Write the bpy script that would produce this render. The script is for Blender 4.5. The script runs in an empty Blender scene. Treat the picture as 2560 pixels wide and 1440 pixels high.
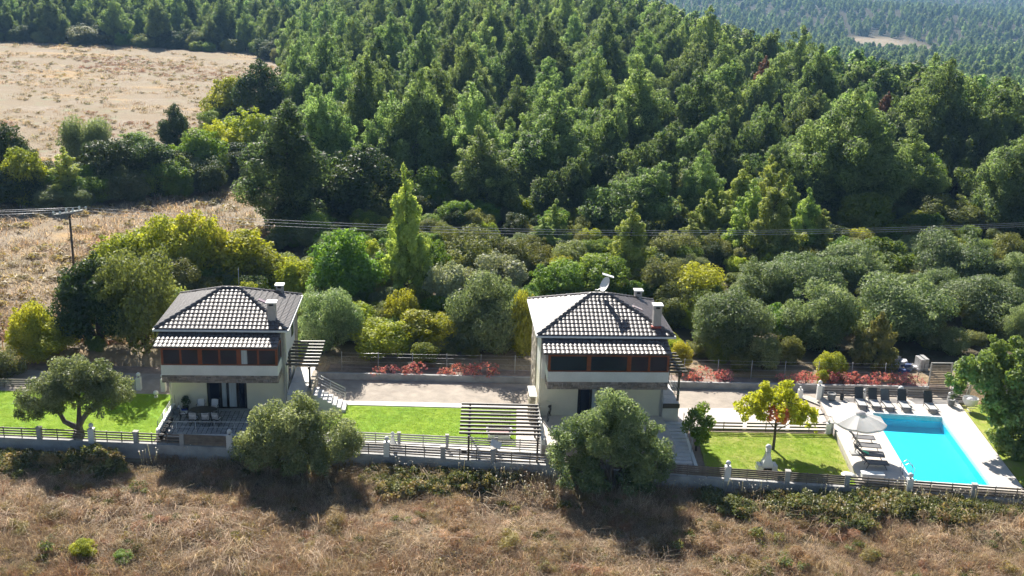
import bpy, math, random
import numpy as np
from mathutils import Matrix, Vector

SC = bpy.context.scene
COL = SC.collection
R = math.radians

# ---------------------------------------------------------------- camera, sky, sun, exposure
cam = bpy.data.cameras.new('camera')
cam.sensor_width = 36.0
cam.lens = 2700.0 / 2560.0 * 36.0
cam.clip_start = 0.5
cam.clip_end = 9000
cam_o = bpy.data.objects.new('camera', cam)
COL.objects.link(cam_o)
cam_o.matrix_world = Matrix.Translation((0, 0, 28.4)) @ Matrix.Rotation(R(90 - 16.95), 4, 'X') @ Matrix.Rotation(R(1.9), 4, 'Z')
SC.camera = cam_o

SUN_EL, SUN_AZ = 38.5, -17.0            # azimuth clockwise from +Y
world = bpy.data.worlds.new('World')
SC.world = world
world.use_nodes = True
wn = world.node_tree
sky = wn.nodes.new('ShaderNodeTexSky')
sky.sky_type = 'NISHITA'
sky.sun_disc = False
sky.sun_elevation = R(SUN_EL)
sky.sun_rotation = R(SUN_AZ)
sky.air_density = 1.0
sky.dust_density = 0.6
wn.links.new(sky.outputs[0], wn.nodes['Background'].inputs[0])
wn.nodes['Background'].inputs[1].default_value = 0.05

sl = bpy.data.lights.new('sun', 'SUN')
sl.energy = 5.0
sl.angle = R(0.53)
sl.color = (1.0, 0.94, 0.84)
so = bpy.data.objects.new('sun', sl)
COL.objects.link(so)
sd = Vector((math.sin(R(SUN_AZ)) * math.cos(R(SUN_EL)), math.cos(R(SUN_AZ)) * math.cos(R(SUN_EL)), math.sin(R(SUN_EL))))
so.rotation_euler = sd.to_track_quat('Z', 'Y').to_euler()
so.location = sd * 300

SC.view_settings.view_transform = 'Standard'
SC.view_settings.look = 'None'
SC.view_settings.exposure = 1.1
SC.view_settings.gamma = 1.0
SC.view_settings.use_curve_mapping = False
SC.cycles.use_denoising = True
SC.cycles.max_bounces = 6
SC.cycles.diffuse_bounces = 3
SC.cycles.glossy_bounces = 2
SC.cycles.transmission_bounces = 4
SC.cycles.transparent_max_bounces = 6
SC.cycles.volume_bounces = 0
SC.cycles.use_adaptive_sampling = True
SC.cycles.adaptive_threshold = 0.03

# ---------------------------------------------------------------- helpers: objects and labels
def tag(o, label=None, cat=None, group=None, kind=None):
    if label: o['label'] = label
    if cat: o['category'] = cat
    if group: o['group'] = group
    if kind: o['kind'] = kind
    return o

def link(name, data, parent=None, loc=None, rotz=None):
    o = bpy.data.objects.new(name, data)
    COL.objects.link(o)
    if parent: o.parent = parent
    if loc is not None: o.location = loc
    if rotz is not None: o.rotation_euler = (0, 0, rotz)
    return o

def thing(name, label, cat, loc=(0, 0, 0), rotz=0, group=None):
    return tag(link(name, None, None, loc, rotz), label, cat, group)

def copy_tree(o, parent=None):
    c = o.copy()
    COL.objects.link(c)
    c.parent = parent
    for ch in o.children:
        copy_tree(ch, c)
    return c

def np_mesh(name, V, F, mats, tint=None, smooth=False, midx=None):
    V = np.asarray(V, np.float32); F = np.asarray(F, np.int32)
    k = F.shape[1]
    me = bpy.data.meshes.new(name)
    me.vertices.add(len(V)); me.vertices.foreach_set('co', V.ravel())
    me.loops.add(F.size); me.loops.foreach_set('vertex_index', F.ravel())
    me.polygons.add(len(F))
    me.polygons.foreach_set('loop_start', np.arange(0, F.size, k, dtype=np.int32))
    me.polygons.foreach_set('loop_total', np.full(len(F), k, np.int32))
    if smooth: me.polygons.foreach_set('use_smooth', np.ones(len(F), bool))
    for m in (mats if isinstance(mats, (list, tuple)) else [mats]): me.materials.append(m)
    if midx is not None: me.polygons.foreach_set('material_index', np.asarray(midx, np.int32))
    if tint is not None:
        a = me.attributes.new('tint', 'FLOAT', 'FACE')
        a.data.foreach_set('value', np.asarray(tint, np.float32))
    me.update(calc_edges=True)
    return me

class MB:
    """collects shapes; build() links them as one mesh object"""
    def __init__(s): s.v = []; s.f = []; s.sm = []
    def add(s, vs, fs, smooth=False):
        n = len(s.v); s.v += [tuple(v) for v in vs]
        s.f += [tuple(i + n for i in f) for f in fs]; s.sm += [smooth] * len(fs); return s
    def box(s, x0, x1, y0, y1, z0, z1):
        return s.add([(x0,y0,z0),(x1,y0,z0),(x1,y1,z0),(x0,y1,z0),(x0,y0,z1),(x1,y0,z1),(x1,y1,z1),(x0,y1,z1)],
                     [(0,3,2,1),(4,5,6,7),(0,1,5,4),(1,2,6,5),(2,3,7,6),(3,0,4,7)])
    def beam(s, p, q, w, h):
        """box section along p->q; w horizontal, h vertical"""
        p = Vector(p); q = Vector(q); d = (q - p).normalized()
        side = d.cross(Vector((0,0,1)))
        if side.length < 1e-4: side = Vector((1,0,0))
        side.normalize(); up = side.cross(d)
        c = [(-1,-1),(1,-1),(1,1),(-1,1)]
        vs = [p + side*(a*w/2) + up*(b*h/2) for a,b in c] + [q + side*(a*w/2) + up*(b*h/2) for a,b in c]
        return s.add(vs, [(3,2,1,0),(4,5,6,7),(0,1,5,4),(1,2,6,5),(2,3,7,6),(3,0,4,7)])
    def tube(s, pts, rad, n=6, cap=True):
        pts = [Vector(p) for p in pts]
        rad = rad if isinstance(rad, (list, tuple)) else [rad] * len(pts)
        vs = []; fs = []
        for i, p in enumerate(pts):
            d = (pts[min(i+1, len(pts)-1)] - pts[max(i-1, 0)]).normalized()
            a = d.cross(Vector((0,0,1)) if abs(d.z) < .9 else Vector((1,0,0))).normalized(); b = d.cross(a)
            for k in range(n):
                t = 2*math.pi*k/n; vs.append(p + (a*math.cos(t) + b*math.sin(t))*rad[i])
        for i in range(len(pts)-1):
            for k in range(n):
                k2 = (k+1) % n; fs.append((i*n+k, i*n+k2, (i+1)*n+k2, (i+1)*n+k))
        s.add(vs, fs, True)
        if cap:
            m = len(s.v) - len(vs)
            s.f.append(tuple(m + k for k in range(n))[::-1]); s.sm.append(False)
            s.f.append(tuple(m + (len(pts)-1)*n + k for k in range(n))); s.sm.append(False)
        return s
    def lathe(s, prof, c=(0,0,0), n=14):
        vs = []; fs = []
        for r, z in prof:
            for k in range(n):
                t = 2*math.pi*k/n; vs.append((c[0]+r*math.cos(t), c[1]+r*math.sin(t), c[2]+z))
        for i in range(len(prof)-1):
            for k in range(n):
                k2 = (k+1) % n; fs.append((i*n+k, i*n+k2, (i+1)*n+k2, (i+1)*n+k))
        return s.add(vs, fs, True)
    def ball(s, c, r, n=12, m=8):
        return s.lathe([(max(r*math.sin(math.pi*i/m), 1e-3), -r*math.cos(math.pi*i/m)) for i in range(m+1)], c, n)
    def poly(s, pts, z0, z1):
        n = len(pts)
        vs = [(x,y,z0) for x,y in pts] + [(x,y,z1) for x,y in pts]
        return s.add(vs, [tuple(range(n))[::-1], tuple(range(n,2*n))] + [(i,(i+1)%n,n+(i+1)%n,n+i) for i in range(n)])
    def mesh(s, name, mat):
        me = bpy.data.meshes.new(name); me.from_pydata(s.v, [], s.f)
        me.polygons.foreach_set('use_smooth', s.sm)
        for m in (mat if isinstance(mat, (list,tuple)) else [mat]): me.materials.append(m)
        me.update(); return me
    def build(s, name, mat, parent=None, loc=None, rotz=None):
        return link(name, s.mesh(name, mat), parent, loc, rotz)

# ---------------------------------------------------------------- materials
def new_mat(name):
    m = bpy.data.materials.new(name); m.use_nodes = True
    nt = m.node_tree
    return m, nt, nt.nodes['Principled BSDF'], nt.nodes['Material Output']

def N(nt, typ, **kw):
    n = nt.nodes.new(typ)
    for k, v in kw.items(): setattr(n, k, v)
    return n

def mixc(nt, fac, a, b, mode='MIX'):
    n = N(nt, 'ShaderNodeMix', data_type='RGBA', blend_type=mode)
    for sock, val in ((n.inputs[0], fac), (n.inputs[6], a), (n.inputs[7], b)):
        if hasattr(val, 'is_output'): nt.links.new(val, sock)
        elif isinstance(val, (int, float)): sock.default_value = val
        else: sock.default_value = (*val, 1)
    return n.outputs[2]

def noise(nt, scale, detail=4, rough=.6, coord='Object', stretch=None):
    tc = N(nt, 'ShaderNodeTexCoord'); t = N(nt, 'ShaderNodeTexNoise')
    t.inputs['Scale'].default_value = scale; t.inputs['Detail'].default_value = detail; t.inputs['Roughness'].default_value = rough
    if stretch:
        mp = N(nt, 'ShaderNodeMapping'); mp.inputs['Scale'].default_value = stretch
        nt.links.new(tc.outputs[coord], mp.inputs[0]); nt.links.new(mp.outputs[0], t.inputs['Vector'])
    else: nt.links.new(tc.outputs[coord], t.inputs['Vector'])
    return t.outputs['Fac']

def ramp(nt, fac, lo, hi):
    n = N(nt, 'ShaderNodeMapRange'); n.inputs[1].default_value = lo; n.inputs[2].default_value = hi
    nt.links.new(fac, n.inputs[0]); return n.outputs[0]

def mat(name, c, rough=.7, c2=None, scale=2.0, spec=.5, lo=.35, hi=.65, bump=0, bscale=30, rnd=0, metal=0, coord='Object', stretch=None):
    """surface colour varied by noise between c and c2, optional fine relief, optional change per object"""
    m, nt, p, out = new_mat(name)
    p.inputs['Roughness'].default_value = rough; p.inputs['Specular IOR Level'].default_value = spec
    p.inputs['Metallic'].default_value = metal
    if c2 is None: c2 = tuple(x * .82 for x in c)
    col = mixc(nt, ramp(nt, noise(nt, scale, coord=coord, stretch=stretch), lo, hi), c, c2)
    if rnd:
        oi = N(nt, 'ShaderNodeObjectInfo')
        r = N(nt, 'ShaderNodeMapRange'); r.inputs[3].default_value = 1 - rnd; r.inputs[4].default_value = 1 + rnd
        nt.links.new(oi.outputs['Random'], r.inputs[0])
        hs = N(nt, 'ShaderNodeHueSaturation'); nt.links.new(r.outputs[0], hs.inputs['Value']); nt.links.new(col, hs.inputs['Color'])
        col = hs.outputs[0]
    nt.links.new(col, p.inputs['Base Color'])
    if bump:
        b = N(nt, 'ShaderNodeBump'); b.inputs['Strength'].default_value = bump; b.inputs['Distance'].default_value = .03
        nt.links.new(noise(nt, bscale, 3), b.inputs['Height']); nt.links.new(b.outputs[0], p.inputs['Normal'])
    return m

def leaf(name, c, c2, trans=.38, rough=.55, spec=.25, rnd=.22, hue=.02, tw=(1.25, 1.2, .6)):
    """leaves: reflect and let light through; colour varies per leaf, per clump and per plant"""
    m, nt, p, out = new_mat(name)
    at = N(nt, 'ShaderNodeAttribute', attribute_name='tint')
    col = mixc(nt, at.outputs['Fac'], c, c2)
    oi = N(nt, 'ShaderNodeObjectInfo')
    hs = N(nt, 'ShaderNodeHueSaturation')
    r = N(nt, 'ShaderNodeMapRange'); r.inputs[3].default_value = 1 - rnd; r.inputs[4].default_value = 1 + rnd
    nt.links.new(oi.outputs['Random'], r.inputs[0]); nt.links.new(r.outputs[0], hs.inputs['Value'])
    wn_ = N(nt, 'ShaderNodeTexWhiteNoise', noise_dimensions='1D'); nt.links.new(oi.outputs['Random'], wn_.inputs['W'])
    r2 = N(nt, 'ShaderNodeMapRange'); r2.inputs[3].default_value = .5 - hue; r2.inputs[4].default_value = .5 + hue
    nt.links.new(wn_.outputs['Value'], r2.inputs[0]); nt.links.new(r2.outputs[0], hs.inputs['Hue'])
    nt.links.new(col, hs.inputs['Color'])
    p.inputs['Roughness'].default_value = rough; p.inputs['Specular IOR Level'].default_value = spec
    nt.links.new(hs.outputs[0], p.inputs['Base Color'])
    tr = N(nt, 'ShaderNodeBsdfTranslucent')
    nt.links.new(mixc(nt, 1.0, hs.outputs[0], tw, 'MULTIPLY'), tr.inputs[0])
    ms = N(nt, 'ShaderNodeMixShader'); ms.inputs[0].default_value = trans
    nt.links.new(p.outputs[0], ms.inputs[1]); nt.links.new(tr.outputs[0], ms.inputs[2])
    nt.links.new(ms.outputs[0], out.inputs[0])
    return m

M = {}
M['plaster'] = mat('white_plaster', (.78,.78,.74), .8, (.70,.70,.66), 1.2, bump=.15)
M['cream'] = mat('cream_plaster', (.74,.70,.56), .8, (.68,.64,.52), 1.0, bump=.15)
M['greyplaster'] = mat('grey_render', (.46,.44,.41), .85, (.36,.35,.33), 2.5, bump=.3)
M['concrete'] = mat('wall_concrete', (.44,.44,.43), .85, (.28,.28,.28), 1.1, bump=.4, bscale=14)
M['tile'] = mat('roof_tile', (.11,.092,.092), .50, (.07,.06,.062), 5, spec=.5, rnd=.25)
M['tile'].node_tree.nodes['Principled BSDF'].inputs['IOR'].default_value = 1.76
M['tile_edge'] = mat('roof_underlay', (.09,.075,.07), .8)
M['wood'] = mat('varnished_wood', (.27,.065,.02), .4, (.16,.04,.014), 3, stretch=(1,1,12))
M['darkwood'] = mat('dark_stained_wood', (.045,.032,.026), .5, (.028,.02,.018), 4)
M['darkwood'].node_tree.nodes['Principled BSDF'].inputs['IOR'].default_value = 1.9
M['slat'] = mat('weathered_slat', (.22,.18,.14), .6, (.13,.105,.085), 3, rnd=.18)
M['slat_light'] = mat('pale_grey_slat', (.50,.48,.44), .6, (.40,.38,.34), 3, rnd=.12)
M['glass'] = mat('dark_window_glass', (.010,.015,.032), .10, (.016,.024,.044), .6, spec=.3)
M['darkframe'] = mat('dark_door_frame', (.016,.014,.016), .45)
M['curtain'] = mat('pale_curtain', (.55,.60,.62), .9, (.38,.43,.46), 2, stretch=(9,1,.3))
M['white'] = mat('white_paint', (.80,.80,.78), .5, (.74,.74,.72), 3)
M['steel'] = mat('brushed_railing_steel', (.62,.62,.62), .35, (.5,.5,.5), 6, metal=.6)
M['stone'] = mat('cladding_stone', (.34,.27,.22), .9, (.20,.17,.15), 4, rnd=.35, bump=.5)
M['palestone'] = mat('pale_rubble_stone', (.50,.44,.35), .9, (.32,.28,.22), 5, rnd=.25, bump=.5)
M['chimney'] = mat('chimney_plaster', (.50,.46,.43), .85, (.42,.39,.36), 3)
M['paver'] = mat('patio_paver', (.42,.42,.42), .6, (.30,.30,.31), 4, rnd=.18)
M['grout'] = mat('dark_paver_joint', (.06,.06,.065), .9)
M['pave'] = mat('pale_paving', (.64,.58,.52), .75, (.54,.49,.44), 1.5, bump=.2)
M['whitepave'] = mat('white_paving', (.72,.70,.67), .7, (.62,.60,.58), 2, bump=.15)
M['deck'] = mat('pool_deck_stone', (.62,.57,.52), .75, (.56,.51,.46), 2, bump=.2)
M['coping'] = mat('pool_coping', (.78,.77,.75), .6, (.70,.70,.68), 2)
M['gravel'] = mat('driveway_gravel', (.44,.38,.32), .95, (.30,.26,.22), 1.2, bump=.9, bscale=9, lo=.3, hi=.7)
M['soil'] = mat('planting_soil', (.36,.27,.22), .95, (.22,.17,.14), 2.0, bump=.8, bscale=7)
M['poolfloor'] = mat('pool_lining', (.004,.70,.86), .5, (.003,.66,.83), .8)
M['lawn'] = mat('lawn_turf', (.20,.36,.015), .8, (.30,.42,.025), .55, bump=.7, bscale=40, spec=.2)
M['lawn_dry'] = mat('worn_lawn_turf', (.25,.34,.035), .85, (.40,.37,.12), .5, bump=.7, bscale=40, spec=.2)
M['blackmetal'] = mat('dark_metal', (.025,.025,.028), .45)
M['sling_grey'] = mat('grey_sling_fabric', (.15,.15,.16), .75, (.12,.12,.13), 8)
M['sling_light'] = mat('pale_sling_fabric', (.48,.48,.47), .75, (.42,.42,.41), 8)
M['sling_dark'] = mat('charcoal_and_shaded_sling', (.07,.07,.075), .75, (.05,.05,.055), 8)  # charcoal cloth; also paints the shade on raised backs of the rear loungers
M['cushion'] = mat('pale_cushion', (.66,.65,.66), .85, (.58,.57,.58), 3)
M['mauve'] = mat('mauve_cushion', (.42,.26,.26), .85, (.36,.22,.22), 4)
M['wicker'] = mat('dark_wicker', (.05,.042,.038), .6, (.03,.026,.024), 20)
M['bark'] = mat('tree_bark', (.11,.085,.065), .9, (.06,.048,.038), 6, bump=.8, bscale=12, stretch=(1,1,.25))
M['greybark'] = mat('olive_bark', (.15,.13,.105), .9, (.07,.06,.05), 6, bump=.8, bscale=12, stretch=(1,1,.25))
M['polewood'] = mat('utility_pole_wood', (.10,.075,.06), .85, (.07,.055,.045), 3)
M['ceramic'] = mat('glass_insulator', (.62,.72,.72), .2, (.5,.6,.6), 3)
M['cable'] = mat('aluminium_cable', (.48,.48,.50), .45, metal=.4)
M['terracotta'] = mat('red_flashing', (.45,.10,.07), .7)
M['blue'] = mat('blue_plastic', (.03,.08,.42), .5)
M['green_towel'] = mat('green_towel', (.10,.62,.35), .9)
M['planter'] = mat('grey_planter', (.22,.22,.22), .7)
M['rubble_white'] = mat('white_rubble', (.62,.62,.66), .9, (.40,.40,.44), 3, rnd=.3)
M['rubble_blue'] = mat('blue_tarpaulin', (.10,.16,.36), .7, (.06,.09,.2), 3, rnd=.3)
M['rubble_grey'] = mat('grey_rubble', (.34,.33,.33), .9, (.22,.22,.22), 3, rnd=.3)
M['skylight'] = mat('skylight_glass', (.45,.34,.36), .15, (.4,.3,.32), 2)

# water: clear surface with a mirror-like sheen, light passes down to the lining
m, nt, p, out = new_mat('pool_water')
gl = N(nt, 'ShaderNodeBsdfGlossy'); gl.inputs['Roughness'].default_value = .03
tr = N(nt, 'ShaderNodeBsdfTransparent'); tr.inputs[0].default_value = (.80, .97, 1, 1)
lw = N(nt, 'ShaderNodeLayerWeight')
pw = N(nt, 'ShaderNodeMath', operation='POWER'); pw.inputs[1].default_value = 5; nt.links.new(lw.outputs['Facing'], pw.inputs[0])
fr = N(nt, 'ShaderNodeMath', operation='MULTIPLY_ADD'); fr.inputs[1].default_value = .9; fr.inputs[2].default_value = .02; nt.links.new(pw.outputs[0], fr.inputs[0])
bp = N(nt, 'ShaderNodeBump'); bp.inputs['Strength'].default_value = .12; bp.inputs['Distance'].default_value = .02
nt.links.new(noise(nt, 5, 2), bp.inputs['Height'])
nt.links.new(bp.outputs[0], gl.inputs['Normal']); nt.links.new(bp.outputs[0], lw.inputs['Normal'])
ms = N(nt, 'ShaderNodeMixShader')
nt.links.new(fr.outputs[0], ms.inputs[0]); nt.links.new(tr.outputs[0], ms.inputs[1]); nt.links.new(gl.outputs[0], ms.inputs[2])
nt.links.new(ms.outputs[0], out.inputs[0])
M['water'] = m

# thin cloth lets light through
m, nt, p, out = new_mat('parasol_cloth')
p.inputs['Base Color'].default_value = (.74,.71,.70,1); p.inputs['Roughness'].default_value = .8
tr = N(nt, 'ShaderNodeBsdfTranslucent'); tr.inputs[0].default_value = (.7,.66,.64,1)
ms = N(nt, 'ShaderNodeMixShader'); ms.inputs[0].default_value = .35
nt.links.new(p.outputs[0], ms.inputs[1]); nt.links.new(tr.outputs[0], ms.inputs[2]); nt.links.new(ms.outputs[0], out.inputs[0])
M['cloth'] = m

# leaves
LEAF = {
 'pine':  leaf('pine_needles', (.046,.088,.036), (.32,.39,.16), .55, rnd=.36, hue=.018, tw=(1.6,1.7,1.05)),
 'ypine': leaf('young_pine_needles', (.16,.24,.06), (.45,.51,.17), .5, tw=(1.65,1.6,.9)),
 'olive': leaf('olive_leaves', (.09,.14,.052), (.33,.385,.19), .43, spec=.4, tw=(1.5,1.5,1.0)),
 'lime':  leaf('lime_leaves', (.21,.28,.03), (.55,.57,.08), .5),
 'yellow':leaf('yellow_leaves', (.27,.29,.035), (.52,.50,.08), .5, hue=.012),
 'dark':  leaf('dark_evergreen_leaves', (.03,.06,.02), (.11,.15,.05), .36, tw=(1.6,1.5,.8)),
 'brown': leaf('olive_brown_leaves', (.12,.145,.045), (.32,.34,.12), .46),
 'silver':leaf('silver_leaves', (.22,.26,.15), (.46,.48,.36), .36),
 'grey':  leaf('grey_green_leaves', (.13,.17,.065), (.34,.38,.18), .42),
 'green': leaf('mid_green_leaves', (.10,.19,.035), (.28,.38,.075), .47),
 'vine':  leaf('vine_leaves', (.12,.20,.035), (.30,.36,.09), .45),
 'bigleaf': leaf('broad_pale_leaves', (.15,.22,.05), (.40,.46,.16), .42, spec=.5),
 'spiky': leaf('pale_spiky_needles', (.15,.17,.05), (.28,.28,.10), .4),
 'red':   leaf('red_leaves', (.52,.09,.13), (.80,.38,.42), .45, hue=.012),
 'ytree': leaf('autumn_yellow_green_leaves', (.34,.39,.03), (.66,.66,.06), .55, hue=.004),
 'pink':  leaf('autumn_orange_pink_leaves', (.55,.22,.10), (.75,.30,.18), .5),
 'straw': leaf('dry_straw', (.24,.17,.105), (.72,.57,.41), .42, rnd=.28, hue=.018, tw=(1.15,1.05,.8)),
 'rust':  leaf('dry_brown_stalks', (.24,.135,.08), (.50,.33,.20), .35, rnd=.3, hue=.015, tw=(1.15,1.0,.8)),
 'weed':  leaf('bramble_leaves', (.08,.105,.035), (.27,.28,.12), .42, rnd=.35),
 'dryleaf': leaf('dry_bramble_leaves', (.20,.16,.07), (.42,.34,.17), .35, rnd=.3),
 'turf':  leaf('turf_blades', (.24,.42,.018), (.42,.55,.045), .5, rnd=.12, hue=.008),
 'umbel': leaf('pale_seed_heads', (.55,.50,.40), (.75,.70,.6), .35),
 'dead':  leaf('dead_red_needles', (.16,.06,.04), (.26,.12,.08), .25),
}

# ---------------------------------------------------------------- the lie of the land
FX = [-70,-45,-31,-21,-6.4,2.5,11.4,20,28,45,80]
FY = [60.6,60.1,59.75,59.54,59.1,58.4,57.5,56.86,56.1,54.8,52]
def fy(x): return np.interp(x, FX, FY)          # the line of the front retaining wall
LOW, YARD = -1.15, -1.05

rs = np.random.RandomState(3)
_ph = rs.rand(24) * 6.28; _k = (rs.rand(24, 2) - .5)
def lumps(x, y, s):
    """smooth random height, about -1..1"""
    r = 0
    for i in range(8):
        k = _k[i] * 2.2 * (1 + i * .55) / s
        r = r + np.sin(x * k[0] + y * k[1] + _ph[i]) / (1 + i * .5)
    return r / 2.2

def smooth(a, b, t):
    t = np.clip((t - a) / (b - a), 0, 1); return t * t * (3 - 2 * t)

def edge_x(y): return np.interp(y, [0,140,158,173,194,214,236,256,300,400,700,4000], [140,100,70,55,50,43,32,26,21,16,10,0])
def ground(x, y):
    x = np.asarray(x, float); y = np.asarray(y, float)
    e = smooth(-2, 95, x - edge_x(y)) * smooth(140, 190, y)
    valley = np.interp(y, [130,400,700,1000,1500,2200,3200,4200], [-4,-24,-36,-42,-36,-15,30,60])
    hill = 9 * smooth(112, 300, y) * smooth(0, 35, x - forest_left(y)) * smooth(-75, -30, x) * (1 - smooth(420, 900, y))
    plain = np.interp(y, [0,500,1200,2600,4200], [0,0,-12,28,56]) + hill
    z = e * valley + (1 - e) * plain
    z = z + (lumps(x + 300, y, 210) * 11 + lumps(x, y + 900, 90) * 4) * smooth(380, 800, y) * smooth(0, 120, x)
    z = z + lumps(x, y, 60) * .6 * smooth(110, 200, y) + lumps(x + 9, y, 9) * .10 * smooth(73, 80, y)
    inyard = (1 - smooth(71.8, 74, y))
    z = z * (1 - inyard) + YARD * inyard
    s = y - fy(x)
    f = s < -.05
    zf = LOW + lumps(x, y, 4.0) * .20 + lumps(x + 50, y, 1.5) * .15 + .55 * smooth(17, 26, x) - np.clip(-s - 4, 0, 60) * .03
    return np.where(f, zf, z)

def forest_left(y): return np.interp(y, [100,112,160,200,290,318,330,345], [-22,-25,-33,-44,-62,-75,-175,-600])
def is_forest(x, y): return (x > forest_left(y)) & (y > 104)

m, nt, p, out = new_mat('earth_and_dry_grass')
p.inputs['Roughness'].default_value = .95; p.inputs['Specular IOR Level'].default_value = .1
at = N(nt, 'ShaderNodeAttribute', attribute_name='cover')
fieldc = mixc(nt, ramp(nt, noise(nt, .09, 6, .65), .38, .62), (.36,.30,.23), (.30,.25,.165))
fieldc = mixc(nt, ramp(nt, noise(nt, .9, 6, .7), .45, .7), fieldc, (.24,.185,.145))
fieldc = mixc(nt, ramp(nt, noise(nt, .035, 3, .6, stretch=(1,2.2,1)), 0.55, .66), fieldc, (.46,.32,.17))
fieldc = mixc(nt, ramp(nt, noise(nt, .05, 5, .65, stretch=(.3,2.4,1)), .47, .58), fieldc, (.30,.24,.17))
fieldc = mixc(nt, ramp(nt, noise(nt, .22, 4, .6), .58, .72), fieldc, (.28,.29,.19))
floorc = mixc(nt, ramp(nt, noise(nt, .5, 4), .4, .6), (.07,.055,.035), (.045,.05,.025))
nt.links.new(mixc(nt, at.outputs['Fac'], fieldc, floorc), p.inputs['Base Color'])
b = N(nt, 'ShaderNodeBump'); b.inputs['Strength'].default_value = .9; b.inputs['Distance'].default_value = .25
nt.links.new(noise(nt, 1.6, 6, .7), b.inputs['Height']); nt.links.new(b.outputs[0], p.inputs['Normal'])
M['earth'] = m

def build_ground():
    xs = np.concatenate([-np.geomspace(3200, 75, 34), np.arange(-72, 72.1, .8), np.geomspace(75, 3200, 40)])
    ss = np.concatenate([np.linspace(-280, 30, 20), np.arange(32, 58.6, .45), [58.9, 58.96, 59.2, 60, 64, 68, 71.5, 72.2, 73, 74],
                         np.arange(75, 130, 2.5), np.geomspace(130, 4200, 110)])
    X, S = np.meshgrid(xs, ss)
    w = 1 - smooth(63, 72, S)
    Y = S + (fy(X) - 59) * w
    Z = ground(X, Y)
    Z = np.where(S < 58.95, np.minimum(Z, -.6), Z)
    Z = np.where((S > 58.95) & (S < 72.4), YARD, Z)
    ny, nx = X.shape
    V = np.stack([X, Y, Z], -1).reshape(-1, 3)
    i = np.arange(ny * nx).reshape(ny, nx)
    F = np.stack([i[:-1,:-1], i[:-1,1:], i[1:,1:], i[1:,:-1]], -1).reshape(-1, 4)
    me = np_mesh('ground', V, F, M['earth'], smooth=True)
    cov = is_forest(X, Y).astype(float)
    cov = np.maximum(cov, ((Y > 76) & (Y < 106) & (X > -24)) * .8)
    cov = np.maximum(cov, (Y < 59) * .7)
    cov[((X - 372) / 45) ** 2 + ((Y - 1105) / 90) ** 2 < 1] = 0
    a = me.attributes.new('cover', 'FLOAT', 'POINT'); a.data.foreach_set('value', cov.ravel().astype(np.float32))
    tag(link('ground', me), 'dry field, fallow grass and forest floor', kind='structure')
build_ground()

# ---------------------------------------------------------------- yard surfaces
def slab(name, pts, z0, z1, m):
    return tag(MB().poly(pts, min(z0, -1.2), z1).build(name, M[m]), kind='structure')
f_ = lambda x, d=.15: float(fy(x)) + d
slab('yard_ground', [(-44,f_(-44)),(-31,f_(-31)),(-6,f_(-6)),(2.5,f_(2.5)),(11.4,f_(11.4)),(20.4,f_(20.4)),(21.0,64.4),(21.4,68.4),(33,70.6),(33,72.6),(-44,72.2)], -1.2, -.45, 'soil')
slab('driveway', [(-38,66.4),(-22,66.8),(-10,66.9),(2,67.3),(10,67.6),(21.2,68.4),(32,70.4),(33,72.0),(13,71.35),(-12,71.0),(-38,70.6)], -.7, -.36, 'gravel')
slab('lawn', [(-44,f_(-44)),(-31,f_(-31)),(-21.5,f_(-21.5)),(-21.6,66.6),(-22.6,67.2),(-44,66.6)], -.8, -.352, 'lawn')
slab('lawn', [(-12.3,61.05),(.55,60.75),(.55,66.5),(-12.3,66.3)], -.8, -.348, 'lawn')
slab('lawn', [(11.9,f_(11.9)),(16,f_(16)),(20.45,f_(20.45)),(21.05,64.35),(12.2,64.0)], -.8, -.35, 'lawn_dry')
slab('pavement', [(-12.4,66.32),(2.0,66.6),(2.0,67.3),(-12.4,66.95)], -.7, -.30, 'whitepave')
slab('pavement', [(.57,60.77),(2.3,60.75),(2.1,66.55),(.57,66.45)], -.7, -.325, 'pave')
slab('pavement', [(-13,f_(-13)),(-6.4,f_(-6.4)),(2.4,f_(2.4)),(2.4,60.72),(.5,60.72),(-13,61.0)], -.8, -.33, 'whitepave')
slab('pavement', [(10.2,64.42),(21.1,64.8),(21.3,68.35),(10.2,67.55)], -.7, -.31, 'pave')
slab('planting_bed', [(-13,71.25),(2,71.5),(13,71.6),(33,72.25),(33,76),(13,75),(-13,74)], -.75, -.22, 'soil')
# lawn right of the pool deck
slab('lawn', [(30.15,f_(30.15)),(38,f_(38)),(38,69.8),(31.3,69.4)], -.8, -.15, 'lawn_dry')

kb = MB()
for a, b_ in zip([(-13.6,70.95),(-2,71.3),(13,71.5)], [(-2,71.3),(13,71.5),(30,72.1)]):
    kb.beam((*a, -.15), (*b_, -.15), .22, .5)
tag(kb.build('kerb', M['concrete']), kind='structure')

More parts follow.
